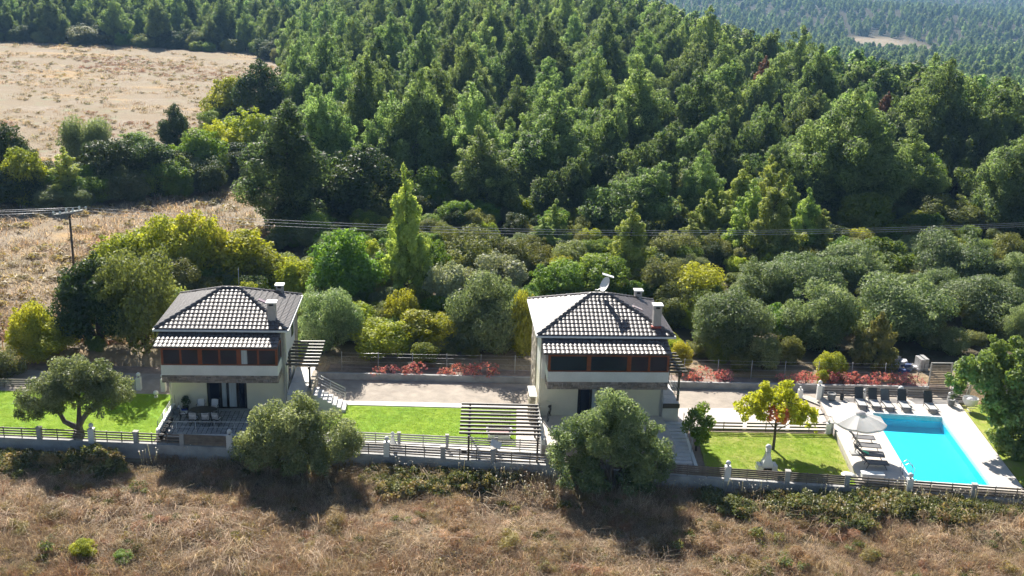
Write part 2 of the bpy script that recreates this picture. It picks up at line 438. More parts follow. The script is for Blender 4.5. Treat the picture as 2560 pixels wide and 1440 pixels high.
# pool and deck
PC, PR, PW2, PL2 = (26.35, 62.0), R(-4.2), 2.28, 4.95
def pool_pt(a, b_):
    return (PC[0] + a*math.cos(PR) - b_*math.sin(PR), PC[1] + a*math.sin(PR) + b_*math.cos(PR))
inner = [pool_pt(-PW2,-PL2), pool_pt(PW2,-PL2), pool_pt(PW2,PL2), pool_pt(-PW2,PL2)]
cop = [pool_pt(-PW2-.3,-PL2-.2), pool_pt(PW2+.3,-PL2-.2), pool_pt(PW2+.3,PL2+.3), pool_pt(-PW2-.3,PL2+.3)]
outer = [(20.55,f_(20.55)), (29.95,f_(29.95)), (31.2,70.0), (21.5,69.8), (21.15,64.2)]
def ring(name, o, i, z0, z1, m):
    mb = MB(); no, ni = len(o), len(i)
    vs = [(x,y,z1) for x,y in o] + [(x,y,z1) for x,y in i] + [(x,y,z0) for x,y in o] + [(x,y,z0) for x,y in i]
    fs = []
    if no == ni:
        for k in range(no): fs.append((k, (k+1)%no, no+(k+1)%no, no+k))
    else:   # five-sided deck round a four-sided hole
        fs += [(0,1,no+1,no+0), (1,2,no+2,no+1), (2,3,no+3,no+2), (3,4,no+3), (4,0,no+0,no+3)]
    t = no + ni
    for k in range(no): fs.append((k, t+k, t+(k+1)%no, (k+1)%no))
    for k in range(ni): fs.append((no+k, no+(k+1)%ni, t+no+(k+1)%ni, t+no+k))
    mb.add(vs, fs); return mb.build(name, M[m])
tag(ring('pool_deck', outer, cop, -1.2, 0.0, 'deck'), kind='structure')
tag(ring('pool_coping', cop, inner, -.3, .045, 'coping'), kind='structure')
pb = MB(); D = -.80
i2 = [pool_pt(-PW2-.004,-PL2-.004), pool_pt(PW2+.004,-PL2-.004), pool_pt(PW2+.004,PL2+.004), pool_pt(-PW2-.004,PL2+.004)]
pb.add([(x,y,D) for x,y in i2] + [(x,y,-.04) for x,y in i2], [(0,1,2,3)] + [(k,k+4,(k+1)%4+4,(k+1)%4) for k in range(4)])
pool = tag(link('swimming_pool', None), 'rectangular turquoise swimming pool beside the white parasol', 'pool')
pb.build('lining', M['poolfloor'], pool)
wt = MB()
nx_, ny_ = 18, 36
wt.add([(*pool_pt(-PW2 + 2*PW2*i/nx_, -PL2 + 2*PL2*j/ny_), -.11 + .006*math.sin(i*1.7+j*.9)) for j in range(ny_+1) for i in range(nx_+1)],
       [(j*(nx_+1)+i, j*(nx_+1)+i+1, (j+1)*(nx_+1)+i+1, (j+1)*(nx_+1)+i) for j in range(ny_) for i in range(nx_)], True)
wt.build('water', M['water'], pool)
ld = MB()
for off in (0, .45):
    c0 = pool_pt(-PW2-.35, -3.7-off); c1 = pool_pt(-PW2+.30, -3.7-off)
    ld.tube([(*c0,.0), (*c0,.55), (c0[0]*.6+c1[0]*.4, c0[1]*.6+c1[1]*.4,.75), (*c1,.45), (*c1,-.5)], .025, 6)
ld.build('ladder_rail', M['steel'], pool)

# ---------------------------------------------------------------- walls and fences
rw = MB()
xs_ = list(np.arange(-48, 44.1, 2))
for a, b_ in zip(xs_[:-1], xs_[1:]):
    ya, yb = float(fy(a)), float(fy(b_))
    rw.add([(a,ya-.15,-2.4),(b_,yb-.15,-2.4),(b_,yb+.15,-2.4),(a,ya+.15,-2.4),(a,ya-.15,-.32),(b_,yb-.15,-.32),(b_,yb+.15,-.32),(a,ya+.15,-.32)],
           [(4,5,6,7),(0,1,5,4),(2,3,7,6)])
tag(rw.build('retaining_wall', M['concrete']), 'long grey concrete retaining wall under the front fence', 'wall')

SLAT = {}
def slat_mesh(length, h, t, m):
    k = (round(length, 2), h, t, m)
    if k not in SLAT: SLAT[k] = MB().box(0, k[0], -t/2, t/2, -h/2, h/2).mesh('slat', M[m])
    return SLAT[k]

def fence(label, pts, z, height, n, sh, m, pillar=.26, pillar_m='concrete', posts=2, group=None, skip=(), t=.035, pmax=None, single=()):
    """slat fence along pts: a pillar at each point, slats between them, thin posts that carry the slats"""
    root = thing('slat_fence', label, 'fence', (pts[0][0], pts[0][1], z), 0, group)
    ox, oy = pts[0]
    for i, (x, y) in enumerate(pts):
        if pillar and i not in single:
            hp = height + .06
            d = pts[min(i+1,len(pts)-1)]; e = pts[max(i-1,0)]; ang = math.atan2(d[1]-e[1], d[0]-e[0])
            mb = MB().box(-pillar/2, pillar/2, -pillar/2, pillar/2, -.12, hp)
            o = mb.build('pillar', M[pillar_m], root, (x-ox, y-oy, 0), ang)
            MB().box(-pillar/2-.03, pillar/2+.03, -pillar/2-.03, pillar/2+.03, 0, .05).build('cap', M['greyplaster'], o, (0,0,hp+.001))
    for i in range(len(pts)-1):
        if i in skip: continue
        (x0,y0),(x1,y1) = pts[i], pts[i+1]
        L = math.hypot(x1-x0, y1-y0); ang = math.atan2(y1-y0, x1-x0)
        g = pillar/2 + .01 if pillar else .0
        for k in range(n):
            zz = .08 + sh/2 + (height-.08-sh) * k / max(n-1, 1)
            o = link('slat', slat_mesh(L - 2*g, sh, t, m), root, (x0-ox+math.cos(ang)*g, y0-oy+math.sin(ang)*g, zz), ang)
        for k in range(posts):
            q = (k+1)/(posts+1)
            MB().box(-.025,.025,.02,.06,0,height+.02).build('post', M['darkwood'], root, (x0-ox+(x1-x0)*q, y0-oy+(y1-y0)*q, 0), ang)
    return root

FP = [-44.5,-41.3,-38.1,-34.9,-31.6,-28.3,-25.1,-22.4,-19.6,-16.7,-13.7,-10.5,-7.2,-3.8,-.8,2.5,6.0,9.5,12.95,16.4,19.8,23.3,26.9,30.5,34,37.5]
def fpts(a, b_): return [(x, float(fy(x))) for x in FP[a:b_+1]]
fence('long slatted front fence below the left lawn', fpts(0, 8), -.32, .66, 4, .085, 'slat')
fence('slatted front fence below the paved walk between the two houses', fpts(9, 15), -.32, .66, 4, .085, 'slat')
fence('slatted front fence in front of the right house and the right lawn', fpts(15, 20), -.32, .68, 5, .10, 'slat', single=(0,))
fence('slatted front fence along the near end of the swimming pool', fpts(20, 25), -.32, .68, 4, .095, 'slat', single=(0,))
fence('pale slatted fence between the middle lawn and the paved walk', [(-12.4,60.65),(-9.5,60.5),(-6.6,60.4),(-3.65,60.3),(-.65,60.2),(2.25,60.1)], -.33, .78, 5, .085, 'slat_light', .17, posts=1)
fence('dark slatted fence behind the right lawn and yellow tree', [(12.6,64.1),(15.3,64.2),(18.1,64.32),(20.95,64.45)], -.33, .62, 3, .10, 'darkwood', .24, pillar_m='greyplaster', posts=1, single=(1,2))
fence('dark slatted fence behind the row of five loungers', [(21.7,69.75),(24.7,69.85),(27.6,69.95),(31.0,70.1)], .0, .72, 4, .09, 'darkwood', .24, posts=1, single=(1,2))
fence('slatted fence behind the left lawn', [(-44,66.9),(-40,67.1),(-36,67.3),(-32,67.5),(-28.5,67.7),(-25.35,67.85)], -.34, .62, 4, .085, 'slat', .24, posts=1)

# boards closing the fence below the left patio
cl = thing('board_fence', 'grey solid board fence below the left patio', 'fence', (-19.6, float(fy(-19.6)), -.32))
for k in range(4):
    MB().box(.14, 2.76, -.03, .03, .02 + k*.17, .18 + k*.17).build('board', M['slat'], cl, (0,0,0), math.atan2(fy(-16.7)-fy(-19.6), 2.9))

def lamp_post(x, y, z, h, label, r=.15, w=.3, group='white pillars with ball lamps'):
    t = thing('lamp_pillar', label, 'lamp', (x, y, z), 0, group)
    MB().box(-w/2, w/2, -w/2, w/2, -.1, h).build('pillar', M['white'], t)
    MB().lathe([(.05,0),(.07,.03),(.05,.06)], (0,0,h), 10).build('collar', M['blackmetal'], t)
    MB().ball((0,0,h+.05+r), r).build('globe', M['white'], t)
for px, lb in ((-25.1,'white ball lamp pillar in the front fence beside the left olive trunk'), (-16.7,'white ball lamp pillar at the right end of the board fence'),
               (-7.2,'white ball lamp pillar in the front fence below the middle lawn'), (12.95,'white ball lamp pillar in the front fence left of the barbecue'),
               (23.3,'white ball lamp pillar at the near corner of the pool')):
    lamp_post(px, float(fy(px))-.002, -.32, .82, lb, w=.34)
lamp_post(-25.05, 67.85, -.36, .9, 'white ball lamp pillar left of the back gap in the left lawn')
lamp_post(-23.35, 67.75, -.36, .9, 'white ball lamp pillar nearest the left house at the back of the lawn')
lamp_post(-23.5, 66.6, -.36, .12, 'low white ball lamp on the edge of the left lawn', r=.17, w=.2)
lamp_post(21.45, 69.5, 0, .95, 'tall white ball lamp pillar at the back left corner of the pool deck')
lamp_post(27.1, 69.6, 0, .62, 'white ball lamp pillar between the fourth and fifth lounger', r=.19)
lamp_post(24.6, 69.55, 0, .5, 'small white lamp pillar between the first and second lounger', r=.11, w=.2)
lamp_post(30.55, 69.7, 0, .4, 'small white lamp pillar at the right end of the pool fence', r=.11, w=.2)
lamp_post(20.75, 64.4, -.33, .7, 'white pillar at the right end of the fence behind the right lawn', r=.09, w=.3)
lamp_post(20.3, 70.0, -.36, .75, 'white gate pillar left of the pool deck by the planks', r=.09, w=.3)

# wire fence at the back with thin posts
wf = thing('wire_fence', 'thin wire mesh fence behind the red shrubs', 'fence', (-12, 72.3, -.3))
wx = [0] + list(np.arange(2.6, 45, 2.45))
def wy(u): return .035 * u
for u in wx: MB().tube([(u, wy(u), 0), (u, wy(u), 1.5)], .03, 6).build('post', M['concrete'], wf)
wm = MB()
for zz in (.35, .75, 1.15, 1.42): wm.tube([(u, wy(u)-.03, zz) for u in wx], .006, 4)
wm.build('wire', M['steel'], wf)

# slatted panels at the right
def panel(x, y, w, h, z, ang, label):
    t = thing('slatted_panel', label, 'screen', (x, y, z), ang, 'slatted screens at the end of the drive')
    MB().box(-.05,.03,-.04,.04,0,h).box(w-.03,w+.05,-.04,.04,0,h).box(.03,w-.03,-.04,.04,h-.07,h).build('frame', M['greyplaster'], t)
    n = int((h-.2)/.13)
    for k in range(n): link('slat', slat_mesh(w-.08, .085, .03, 'slat'), t, (.04, 0, .12 + k*.13))
panel(30.2, 72.6, 1.5, 2.05, -.3, .05, 'tall slatted wooden screen at the far end of the driveway')
panel(31.0, 70.55, 1.3, 1.3, -.3, .05, 'lower slatted wooden screen behind the hanging chair')

# ---------------------------------------------------------------- houses
def tile_geo(w, L):
    us = [-.5,-.36,-.18,0,.18,.36,.5]; zs = [.0,.030,.044,.048,.044,.030,.0]
    vs = []
    for v, lift in ((0,.044),(L,.0)):
        for u, z in zip(us, zs): vs.append((u*w*1.02, v, z + lift))
    for u, z in zip(us, zs): vs.append((u*w*1.02, .0, z + .044))
    for u, z in zip(us, zs): vs.append((u*w*1.02, .004, max(z - .03, -.01)))
    fs = [(i, i+1, 8+i, 7+i) for i in range(6)] + [(15+i, 14+i, 21+i, 22+i) for i in range(6)]
    return vs, fs
def tile_mesh(w, L):
    mb = MB(); v, f = tile_geo(w, L); mb.add(v, f, True); return mb.mesh('tile', M['tile'])

def frame(O, u, v):
    u = Vector(u).normalized(); v = Vector(v).normalized(); n = u.cross(v)
    return Matrix(((u.x,v.x,n.x,O[0]),(u.y,v.y,n.y,O[1]),(u.z,v.z,n.z,O[2]),(0,0,0,1)))

def tile_slope(parent, A, B, C, D_, tw, tl, single, tm, keep_rows=None):
    """tiles on the slope A-B (eave) to D-C (top). single: one object per tile; otherwise one joined mesh"""
    A, B, C, D_ = map(Vector, (A, B, C, D_))
    u = (B - A).normalized(); n = u.cross(D_ - A).normalized(); v = n.cross(u)
    H = (D_ - A).dot(v); Lb = (B - A).length; x0 = (D_ - A).dot(u); x1 = (C - A).dot(u)
    rows = max(1, round(H / tl)); ex = H / rows
    Fm = frame(A, u, v)
    big = MB(); gv, gf = tile_geo(tw, ex * 1.12)
    cnt = max(1, round(Lb / tw)); st = Lb / cnt
    for r in range(rows):
        t = (r + .5) / rows; lo = x0 * t; hi = Lb + (x1 - Lb) * t
        off = 0
        for k in range(cnt + 1):
            c = (k + .5) * st + off
            if c < lo + .02 or c > hi - .02: continue
            Mx = Fm @ Matrix.Translation((c, r * ex, .012)) @ Matrix.Rotation(random.uniform(-.012,.012), 4, 'Z')
            if single and (keep_rows is None or r < keep_rows):
                o = link('tile', tm, parent); o.matrix_local = Mx
            else: big.add([Mx @ Vector(p_) for p_ in gv], gf, True)
    if big.v:
        o = big.build('tiles', M['tile'], parent); o['kind'] = 'stuff'

CAP = {}
def ridge_caps(parent, p, q):
    p = Vector(p); q = Vector(q); d = q - p; n = max(1, round(d.length / .42)); L = d.length / n
    k = round(L, 2)
    if k not in CAP:
        vs = []; us = [math.pi * i / 6 for i in range(7)]
        for y, rr in ((0,.135),(L*1.1,.105)):
            for a in us: vs.append((rr*math.cos(a), y, rr*math.sin(a)*.85))
        CAP[k] = MB().add(vs, [(i+1, i, 7+i, 8+i) for i in range(6)] + [(0,1,2,3,4,5,6)], True).mesh('ridge_tile', M['tile'])
    u = d.cross(Vector((0,0,1))).normalized()
    for i in range(n):
        o = link('ridge_tile', CAP[k], parent); o.matrix_local = frame(p + d * (i / n), u, d)

def stone_run(parent, x0, x1, z0, z1, y, m, seed, course=.1, face=-1, along='x'):
    rr = random.Random(seed); z = z0
    rows = max(1, round((z1 - z0) / course)); h = (z1 - z0) / rows
    for r in range(rows):
        a = x0 + .001
        while a < x1 - .02:
            b_ = min(x1, a + rr.uniform(.22, .5))
            if x1 - b_ < .12: b_ = x1
            dp = rr.uniform(.012, .045); g = .006
            mb = MB()
            if along == 'x': mb.box(a + g, b_ - g, y + (-dp if face < 0 else 0), y + (0 if face < 0 else dp), z + g, z + h - g)
            else: mb.box(y + (-dp if face < 0 else 0), y + (0 if face < 0 else dp), a + g, b_ - g, z + g, z + h - g)
            mb.build('stone', M[m], parent)
            a = b_
        z += h

def build_house(label, loc, rotz, w, d, windows, dish=False, seed=1, mirror_door=0.0, right_wall=3.75, chim=3.05, left_in=.7):
    h = thing('two_storey_house', label, 'house', loc, rotz)
    hw = w/2; xl, xr = -hw + left_in, right_wall; ze, zr, rl = 5.6, 7.18, 1.15
    fb, bb = .5, d - .5                         # front and back wall planes
    d0, d1 = -1.18 + mirror_door, 1.35 + mirror_door
    # walls round a hollow ground floor, with the door opening
    MB().box(xl, d0, fb, fb+.25, -.5, 2.52).box(d1, xr, fb, fb+.25, -.5, 2.52).box(d0, d1, fb, fb+.25, 2.24, 2.52)\
        .box(xl, xl+.25, fb+.25, bb, -.5, 2.52).box(xr-.25, xr, fb+.25, bb, -.5, 2.52).box(xl+.25, xr-.25, bb-.25, bb, -.5, 2.52).build('wall', M['cream'], h)
    MB().box(xl, xr, fb, fb+.2, 2.52, 5.45).box(xl, xl+.25, fb+.2, bb, 2.52, 5.45).box(xr-.25, xr, fb+.2, bb, 2.52, 5.45).box(xl+.25, xr-.25, bb-.25, bb, 2.52, 5.45).build('upper_wall', M['plaster'], h)
    MB().box(xl+.26, xr-.26, fb+.26, bb-.26, -.1, .015).build('floor', M['pave'], h)
    MB().box(xl+.26, xr-.26, fb+.26, bb-.26, 2.45, 2.6).build('ceiling', M['plaster'], h)
    # corner pilasters
    MB().box(xr-.02, xr+.1, fb-.1, fb+.45, -.5, 5.42).build('pilaster', M['greyplaster'], h)
    pl = MB().box(xr-.01, xr+.08, bb-.95, bb+.06, -.5, 5.42).build('pilaster', M['palestone'], h)
    # door: dark frame, panes, curtains
    dr = MB().box(d0+.01, d1-.01, fb+.08, fb+.16, 2.1, 2.235).box(d0+.01, d1-.01, fb+.08, fb+.16, 0, .09)
    for q in (d0+.01, d0+.78, d0+1.22, d0+1.86, d1-.15): dr.box(q, q+.14, fb+.08, fb+.16, .09, 2.1)
    dr = dr.build('door', M['darkframe'], h)
    MB().box(d0+.16, d0+.77, fb+.105, fb+.125, .1, 2.09).box(d0+2.02, d1-.16, fb+.105, fb+.125, .1, 2.09).build('pane', M['glass'], dr)
    for q in (d0+.93, d0+1.38):
        vs = []; fs = []; nn = 14; ww = .30 if q < d0+1 else .46
        for i in range(nn+1):
            x = q + ww*i/nn; y = fb + .10 + .02*math.cos(i*2.2)
            vs += [(x, y, .12), (x, y, 2.08)]
        for i in range(nn): fs.append((2*i, 2*i+2, 2*i+3, 2*i+1))
        MB().add(vs, fs, True).build('curtain', M['curtain'], dr)
    MB().box(d0-.1, d1+.1, fb-.28, fb-.002, -.3, .04).build('doorstep', M['concrete'], h)
    # balcony: slab faced with stone, parapet, timber windows
    bl, br, bf = -hw+.62, hw-.48, -1.2
    bs = MB().box(bl, br, bf, fb-.002, 2.5, 3.0).build('balcony', M['plaster'], h)
    stone_run(bs, bl, br, 2.5, 3.0, bf, 'stone', seed)
    stone_run(bs, bf, fb-.1, 2.5, 3.0, br, 'stone', seed+1, face=1, along='y')
    stone_run(bs, bf, fb-.1, 2.5, 3.0, bl, 'stone', seed+2, face=-1, along='y')
    MB().box(bl-.03, br+.03, bf-.03, bf+.14, 3.003, 3.66).box(bl-.03, bl+.14, bf+.14, fb-.003, 3.003, 3.66).box(br-.14, br+.03, bf+.14, fb-.003, 3.003, 3.66).build('parapet', M['plaster'], h)
    z0, z1 = 3.662, 4.86
    MB().box(bl, br, bf-.01, bf+.1, z1-.11, z1+.06).box(bl, bl+.1, bf+.1, fb-.01, z1-.11, z1+.04).box(br-.1, br, bf+.1, fb-.01, z1-.11, z1+.04).build('lintel', M['wood'], h)
    ws = (br - bl) / len(windows)
    for i, np_ in enumerate(windows):
        a, b_ = bl + ws*i, bl + ws*(i+1)
        fr = MB().box(a, a+.13, bf, bf+.09, z0, z1-.11).box(b_-.13, b_, bf, bf+.09, z0, z1-.11).box(a+.13, b_-.13, bf+.005, bf+.08, z0, z0+.07).box(a+.13, b_-.13, bf+.005, bf+.08, z1-.19, z1-.112)
        pw = (b_ - a - .26) / np_
        for k in range(1, np_): fr.box(a+.13+pw*k-.06, a+.13+pw*k+.06, bf+.005, bf+.08, z0+.07, z1-.19)
        win = fr.build('window', M['wood'], h)
        for k in range(np_):
            MB().box(a+.13+pw*k+(.06 if k else .0), a+.13+pw*(k+1)-(.06 if k < np_-1 else 0), bf+.03, bf+.05, z0+.07, z1-.19).build('pane', M['glass'], win)
    if len(windows) == 3 and windows[0] == 2:   # a light curtain behind the fifth pane
        a = bl + ws*2 + .16
        MB().box(a, a+.36, bf+.02, bf+.028, z0+.09, z1-.2).build('curtain', M['curtain'], win)
    for sx, nm in ((bl, -1), (br, 1)):
        win = MB().box(sx-.05 if nm > 0 else sx-.01, sx+.01 if nm > 0 else sx+.05, bf+.1, bf+.2, z0, z1-.11).box(sx-.05 if nm > 0 else sx-.01, sx+.01 if nm > 0 else sx+.05, fb-.12, fb-.01, z0, z1-.11).build('window', M['wood'], h)
        MB().box(sx-.03, sx-.01, bf+.2, fb-.12, z0, z1-.11).build('pane', M['glass'], win)
    # lean-to roof over the balcony
    random.seed(seed)
    tm = tile_mesh(.27, .40)
    lx0, lx1, ly0, lz0, ly1, lz1 = bl-.36, br+.06, bf-.36, 4.95, fb-.01, 5.42
    lt = MB().add([(lx0,ly0,lz0-.05),(lx1,ly0,lz0-.05),(lx1,ly1,lz1-.05),(lx0,ly1,lz1-.05),(lx0,ly0,lz0),(lx1,ly0,lz0),(lx1,ly1,lz1),(lx0,ly1,lz1)],
             [(0,3,2,1),(4,5,6,7),(0,1,5,4),(1,2,6,5),(2,3,7,6),(3,0,4,7)]).build('lean_to_roof', M['tile_edge'], h)
    tile_slope(lt, (lx0,ly0,lz0), (lx1,ly0,lz0), (lx1,ly1,lz1), (lx0,ly1,lz1), .27, .40, True, tm, keep_rows=4)
    # hipped main roof
    c = [(-hw,0,ze),(hw,0,ze),(hw,d,ze),(-hw,d,ze)]; r0, r1 = (-rl/2,d/2,zr), (rl/2,d/2,zr)
    rf = MB().add(c + [r0, r1] + [(x,y,z-.14) for x,y,z in c], [(0,1,5,4),(1,2,5),(2,3,4,5),(3,0,4),(6,9,8,7),(0,6,7,1),(1,7,8,2),(2,8,9,3),(3,9,6,0)]).build('roof', M['tile_edge'], h)
    tile_slope(rf, c[0], c[1], r1, r0, .27, .365, True, tm)
    tile_slope(rf, c[1], c[2], r1, r1, .27, .365, False, tm)
    tile_slope(rf, c[2], c[3], r0, r1, .27, .365, False, tm)
    tile_slope(rf, c[3], c[0], r0, r0, .27, .365, False, tm)
    up = Vector((0,0,.05))
    for a, b_ in ((c[0], r0), (c[1], r1), (c[2], r1), (c[3], r0), (r0, r1)): ridge_caps(rf, Vector(a)+up, Vector(b_)+up)
    MB().box(-hw-.09,hw+.09,-.10,-.004,ze-.13,ze-.02).box(-hw-.09,hw+.09,d+.004,d+.10,ze-.13,ze-.02).box(-hw-.10,-hw-.004,-.004,d+.004,ze-.13,ze-.02).box(hw+.004,hw+.10,-.004,d+.004,ze-.13,ze-.02).build('gutter', M['white'], h)
    # chimneys
    def chimney(x, y, s, zb, zt):
        o = MB().box(x-s/2, x+s/2, y-s/2, y+s/2, zb, zt).box(x-s/2, x-s/2+.1, y-s/2, y+s/2, zt, zt+.16).box(x+s/2-.1, x+s/2, y-s/2, y+s/2, zt, zt+.16)\
                .box(x-s/2+.1, x+s/2-.1, y+s/2-.1, y+s/2, zt, zt+.16).build('chimney', M['chimney'], h)
        MB().box(x-s/2-.08, x+s/2+.08, y-s/2-.08, y+s/2+.08, zt+.162, zt+.25).build('chimney_cap', M['white'], o)
        MB().box(x-s/2+.12, x+s/2-.12, y-s/2+.02, y+s/2-.12, zt, zt+.03).build('flue', M['darkframe'], o)
        return o
    ch = chimney(chim, .95, .5, 5.7, 7.18 if dish else 6.95)
    chimney(chim-.25, d-1.15, .46, 5.8, 6.5)
    if dish: MB().box(chim-.36, chim+.30, .60, 1.3, 5.78, 6.04).build('flashing', M['terracotta'], ch)
    # skylight on the right slope
    sx = hw - 1.9; sz = ze + (zr-ze)*(hw-sx)/(hw-rl/2)
    MB().box(sx-.34, sx+.34, d/2-.95, d/2-.6, -.02, .07).build('skylight', M['skylight'], h).matrix_local = Matrix.Translation((0,0,sz+.07)) @ Matrix.Translation((sx,0,0)) @ Matrix.Rotation(math.atan2(zr-ze, hw-rl/2), 4, 'Y') @ Matrix.Translation((-sx,0,0))
    # downpipes and wall lamps
    for (ax, ay) in ((xr+.14, fb+.32), (xl-.05, fb-.05)):
        MB().tube([(ax, ay, -.3), (ax, ay, 5.2), (ax*.98, ay-.3, 5.48)], .045, 8).build('downpipe', M['white'], h)
    # right wall: window and door under the pergola
    wy0 = 2.6
    o = MB().box(xr-.02, xr+.03, wy0, wy0+1.0, 1.05, 3.1).build('side_door', M['darkframe'], h)
    MB().box(xr+.03, xr+.045, wy0+.12, wy0+.88, 1.2, 2.95).build('pane', M['glass'], o)
    o = MB().box(xr-.02, xr+.03, 4.3, 5.2, 3.6, 4.7).build('side_window', M['darkframe'], h)
    MB().box(xr+.03, xr+.045, 4.38, 5.12, 3.68, 4.62).build('pane', M['glass'], o)
    return h

H1 = build_house('cream two storey house with tiled hip roof beside the left lawn', (-18.15, 63.8, 0), .0715, 8.2, 7.35, (2,2,2), seed=11)
H2 = build_house('cream two storey house with satellite dish and single large panes, right of the middle lawn', (6.0, 63.75, .44), .073, 8.62, 7.42, (1,1,2), dish=True, seed=31, mirror_door=-.35, right_wall=3.85, chim=3.3, left_in=.35)
def hp(H, a, b_, z):
    r = H.rotation_euler[2]; c, s = math.cos(r), math.sin(r)
    return (H.location.x + a*c - b_*s, H.location.y + a*s + b_*c, H.location.z + z)

# the left stone wing wall and the stone corner of the right house
sw = thing('stone_wing_wall', 'pale rubble stone wall with white cap at the left side of the right house', 'wall', hp(H2, -4.35, .9, -.8), H2.rotation_euler[2])
MB().box(-.16,.16,0,1.6,0,1.9).build('core', M['palestone'], sw)
stone_run(sw, -.16, .16, 0, 1.9, 0, 'palestone', 5, .2)
stone_run(sw, 0, 1.6, 0, 1.9, -.16, 'palestone', 6, .2, face=-1, along='y')
MB().box(-.24,.24,-.08,1.68,1.902,1.97).build('cap', M['white'], sw)
st = MB().box(-4.0, -3.965, 3.6, 6.9, -.5, 5.4).build('stone_facing', M['palestone'], H2)
stone_run(st, 3.6, 6.9, -.4, 5.4, -4.0, 'palestone', 8, .3, face=-1, along='y')

# antenna and satellite dish
an = thing('roof_antenna', 'thin antenna mast on the ridge of the left house', 'antenna', hp(H1, .55, 3.67, 7.15))
MB().tube([(0,0,-.1),(0,0,1.35)], .018, 6).build('mast', M['steel'], an)
MB().tube([(0,0,1.3),(0,0,1.5)], .008, 5).build('element', M['steel'], an)
dt = thing('satellite_dish', 'white satellite dish on the ridge of the right house', 'dish', hp(H2, .30, 3.65, 7.12), .0)
MB().tube([(0,0,0),(0,0,.55)], .03, 8).build('mast', M['steel'], dt)
db = MB(); prof = [(.02 + .5*i/6, .16*(i/6)**2) for i in range(7)]
db.lathe(prof, (0,0,0), 20)
do = db.build('bowl', M['white'], dt); do.matrix_local = Matrix.Translation((.12,0,.72)) @ Matrix.Rotation(R(-62), 4, 'Y') @ Matrix.Rotation(R(18), 4, 'X') 
MB().beam((-.02,0,.55),(-.55,-.1,.35),.03,.03).box(-.62,-.5,-.14,-.05,.3,.42).build('feed_arm', M['steel'], dt)
MB().box(-.35,.42,-.2,.2,-.02,.02).build('solar_panel', M['white'], dt).matrix_local = Matrix.Translation((.16,.1,1.34)) @ Matrix.Rotation(R(16), 4, 'Y')
MB().tube([(.3,.1,.4),(.3,.1,1.32)], .02, 6).build('stay', M['darkwood'], dt)

# patio of the left house: pavers, low white wall, rails
ptf = tag(MB().box(-3.15, 4.0, -3.62, .5, -.6, -.012).build('patio', M['grout'], None, (-18.15,63.8,0), .0715), kind='structure')
pm = MB().box(-.125,.125,-.125,.125,-.02,.012).mesh('paver', M['paver'])
big = MB(); row = 0
yy = -3.46
while yy < .4:
    xx = -3.0
    while xx < 3.95:
        if xx < 2.25: link('paver', pm, ptf, (xx, yy, .0))
        else: big.box(xx-.125, xx+.125, yy-.125, yy+.125, -.02, .012)
        xx += .29
    yy += .29
big.build('pavers', M['paver'], ptf)['kind'] = 'stuff'
pw_ = thing('patio_parapet', 'low white parapet with steel handrail on the left side of the left patio', 'railing', hp(H1, -3.3, -3.7, 0), .0715)
MB().box(-.1,.1,0,4.1,-.7,.42).build('parapet', M['white'], pw_)
for k in range(4): MB().tube([(0,.15+k*1.2,.42),(0,.15+k*1.2,.92)], .02, 6).build('post', M['steel'], pw_)
for zz in (.6,.76,.92): MB().tube([(0,.0,zz),(0,4.0,zz)], .018, 6).build('rail', M['steel'], pw_)
pf = thing('patio_railing', 'thin steel railing along the front edge of the left patio', 'railing', hp(H1, -3.1, -3.55, 0), .0715)
for k in range(6): MB().tube([(.9+k*1.15,0,0),(.9+k*1.15,0,.9)], .018, 6).build('post', M['steel'], pf)
MB().tube([(0,0,.9),(7.0,0,.9)], .024, 6).build('handrail', M['steel'], pf)
MB().tube([(0,0,.55),(7.0,0,.55)], .010, 6).build('rail', M['steel'], pf)
MB().box(-.1,7.1,-.2,.1,-.012,.05).build('kerb', M['whitepave'], pf)

# patio of the right house
tag(MB().box(-4.2, 4.0, -3.9, .5, -.95, -.02).build('patio', M['pave'], None, (6.0,63.75,.44), .073), kind='structure')
pr2 = thing('stair_railing', 'white parapet with steel handrail on the left side of the right patio', 'railing', hp(H2, -4.1, -3.9, 0), .073)
MB().box(-.12,.12,0,4.4,-.9,.3).build('parapet', M['white'], pr2)
for k in range(5): MB().tube([(0,.1+k*1.05,.3),(0,.1+k*1.05,.85)], .02, 6).build('post', M['steel'], pr2)
for zz in (.5,.67,.85): MB().tube([(0,0,zz),(0,4.4,zz)], .018, 6).build('rail', M['steel'], pr2)

# ---------------------------------------------------------------- pergolas, landings, stairs
def pergola(label, loc, rotz, w, depth, n, h, post_xy, beam_x, posts_h=None, over=.0):
    t = thing('pergola', label, 'pergola', loc, rotz)
    for k in range(n):
        y = depth * k / (n-1)
        MB().box(-.05, w, y-.045, y+.045, h, h+.13).build('slat', M['darkwood'], t)
    for bx in beam_x: MB().box(bx-.06, bx+.06, -.25, depth+.25, h-.16, h-.002).build('beam', M['darkwood'], t)
    for (px, py) in post_xy: MB().box(px-.06, px+.06, py-.06, py+.06, posts_h or 0, h-.16).build('post', M['darkwood'], t)
    return t
pergola('dark pergola over the landing at the right wall of the left house', hp(H1, 3.86, .75, 0), .0715, 2.05, 4.3, 8, 2.95, [(1.45,.3),(1.45,4.0)], [1.45], 1.0)
pergola('dark pergola over the landing at the right wall of the right house', hp(H2, 3.96, .55, 0), .073, 1.5, 3.4, 7, 2.95, [(1.05,.2),(1.05,3.2)], [1.05], .95)
pergola('large dark pergola between the middle lawn and the right house', (-2.75, 57.95, -.33), .025, 4.75, 4.3, 9, 2.05, [(.5,.7),(.5,4.2),(4.6,.7),(4.6,4.2)], [.5, 4.6])
ld1 = thing('entrance_landing', 'white raised landing with stairs beside the left house', 'stairs', hp(H1, 3.87, .5, 0), .0715)
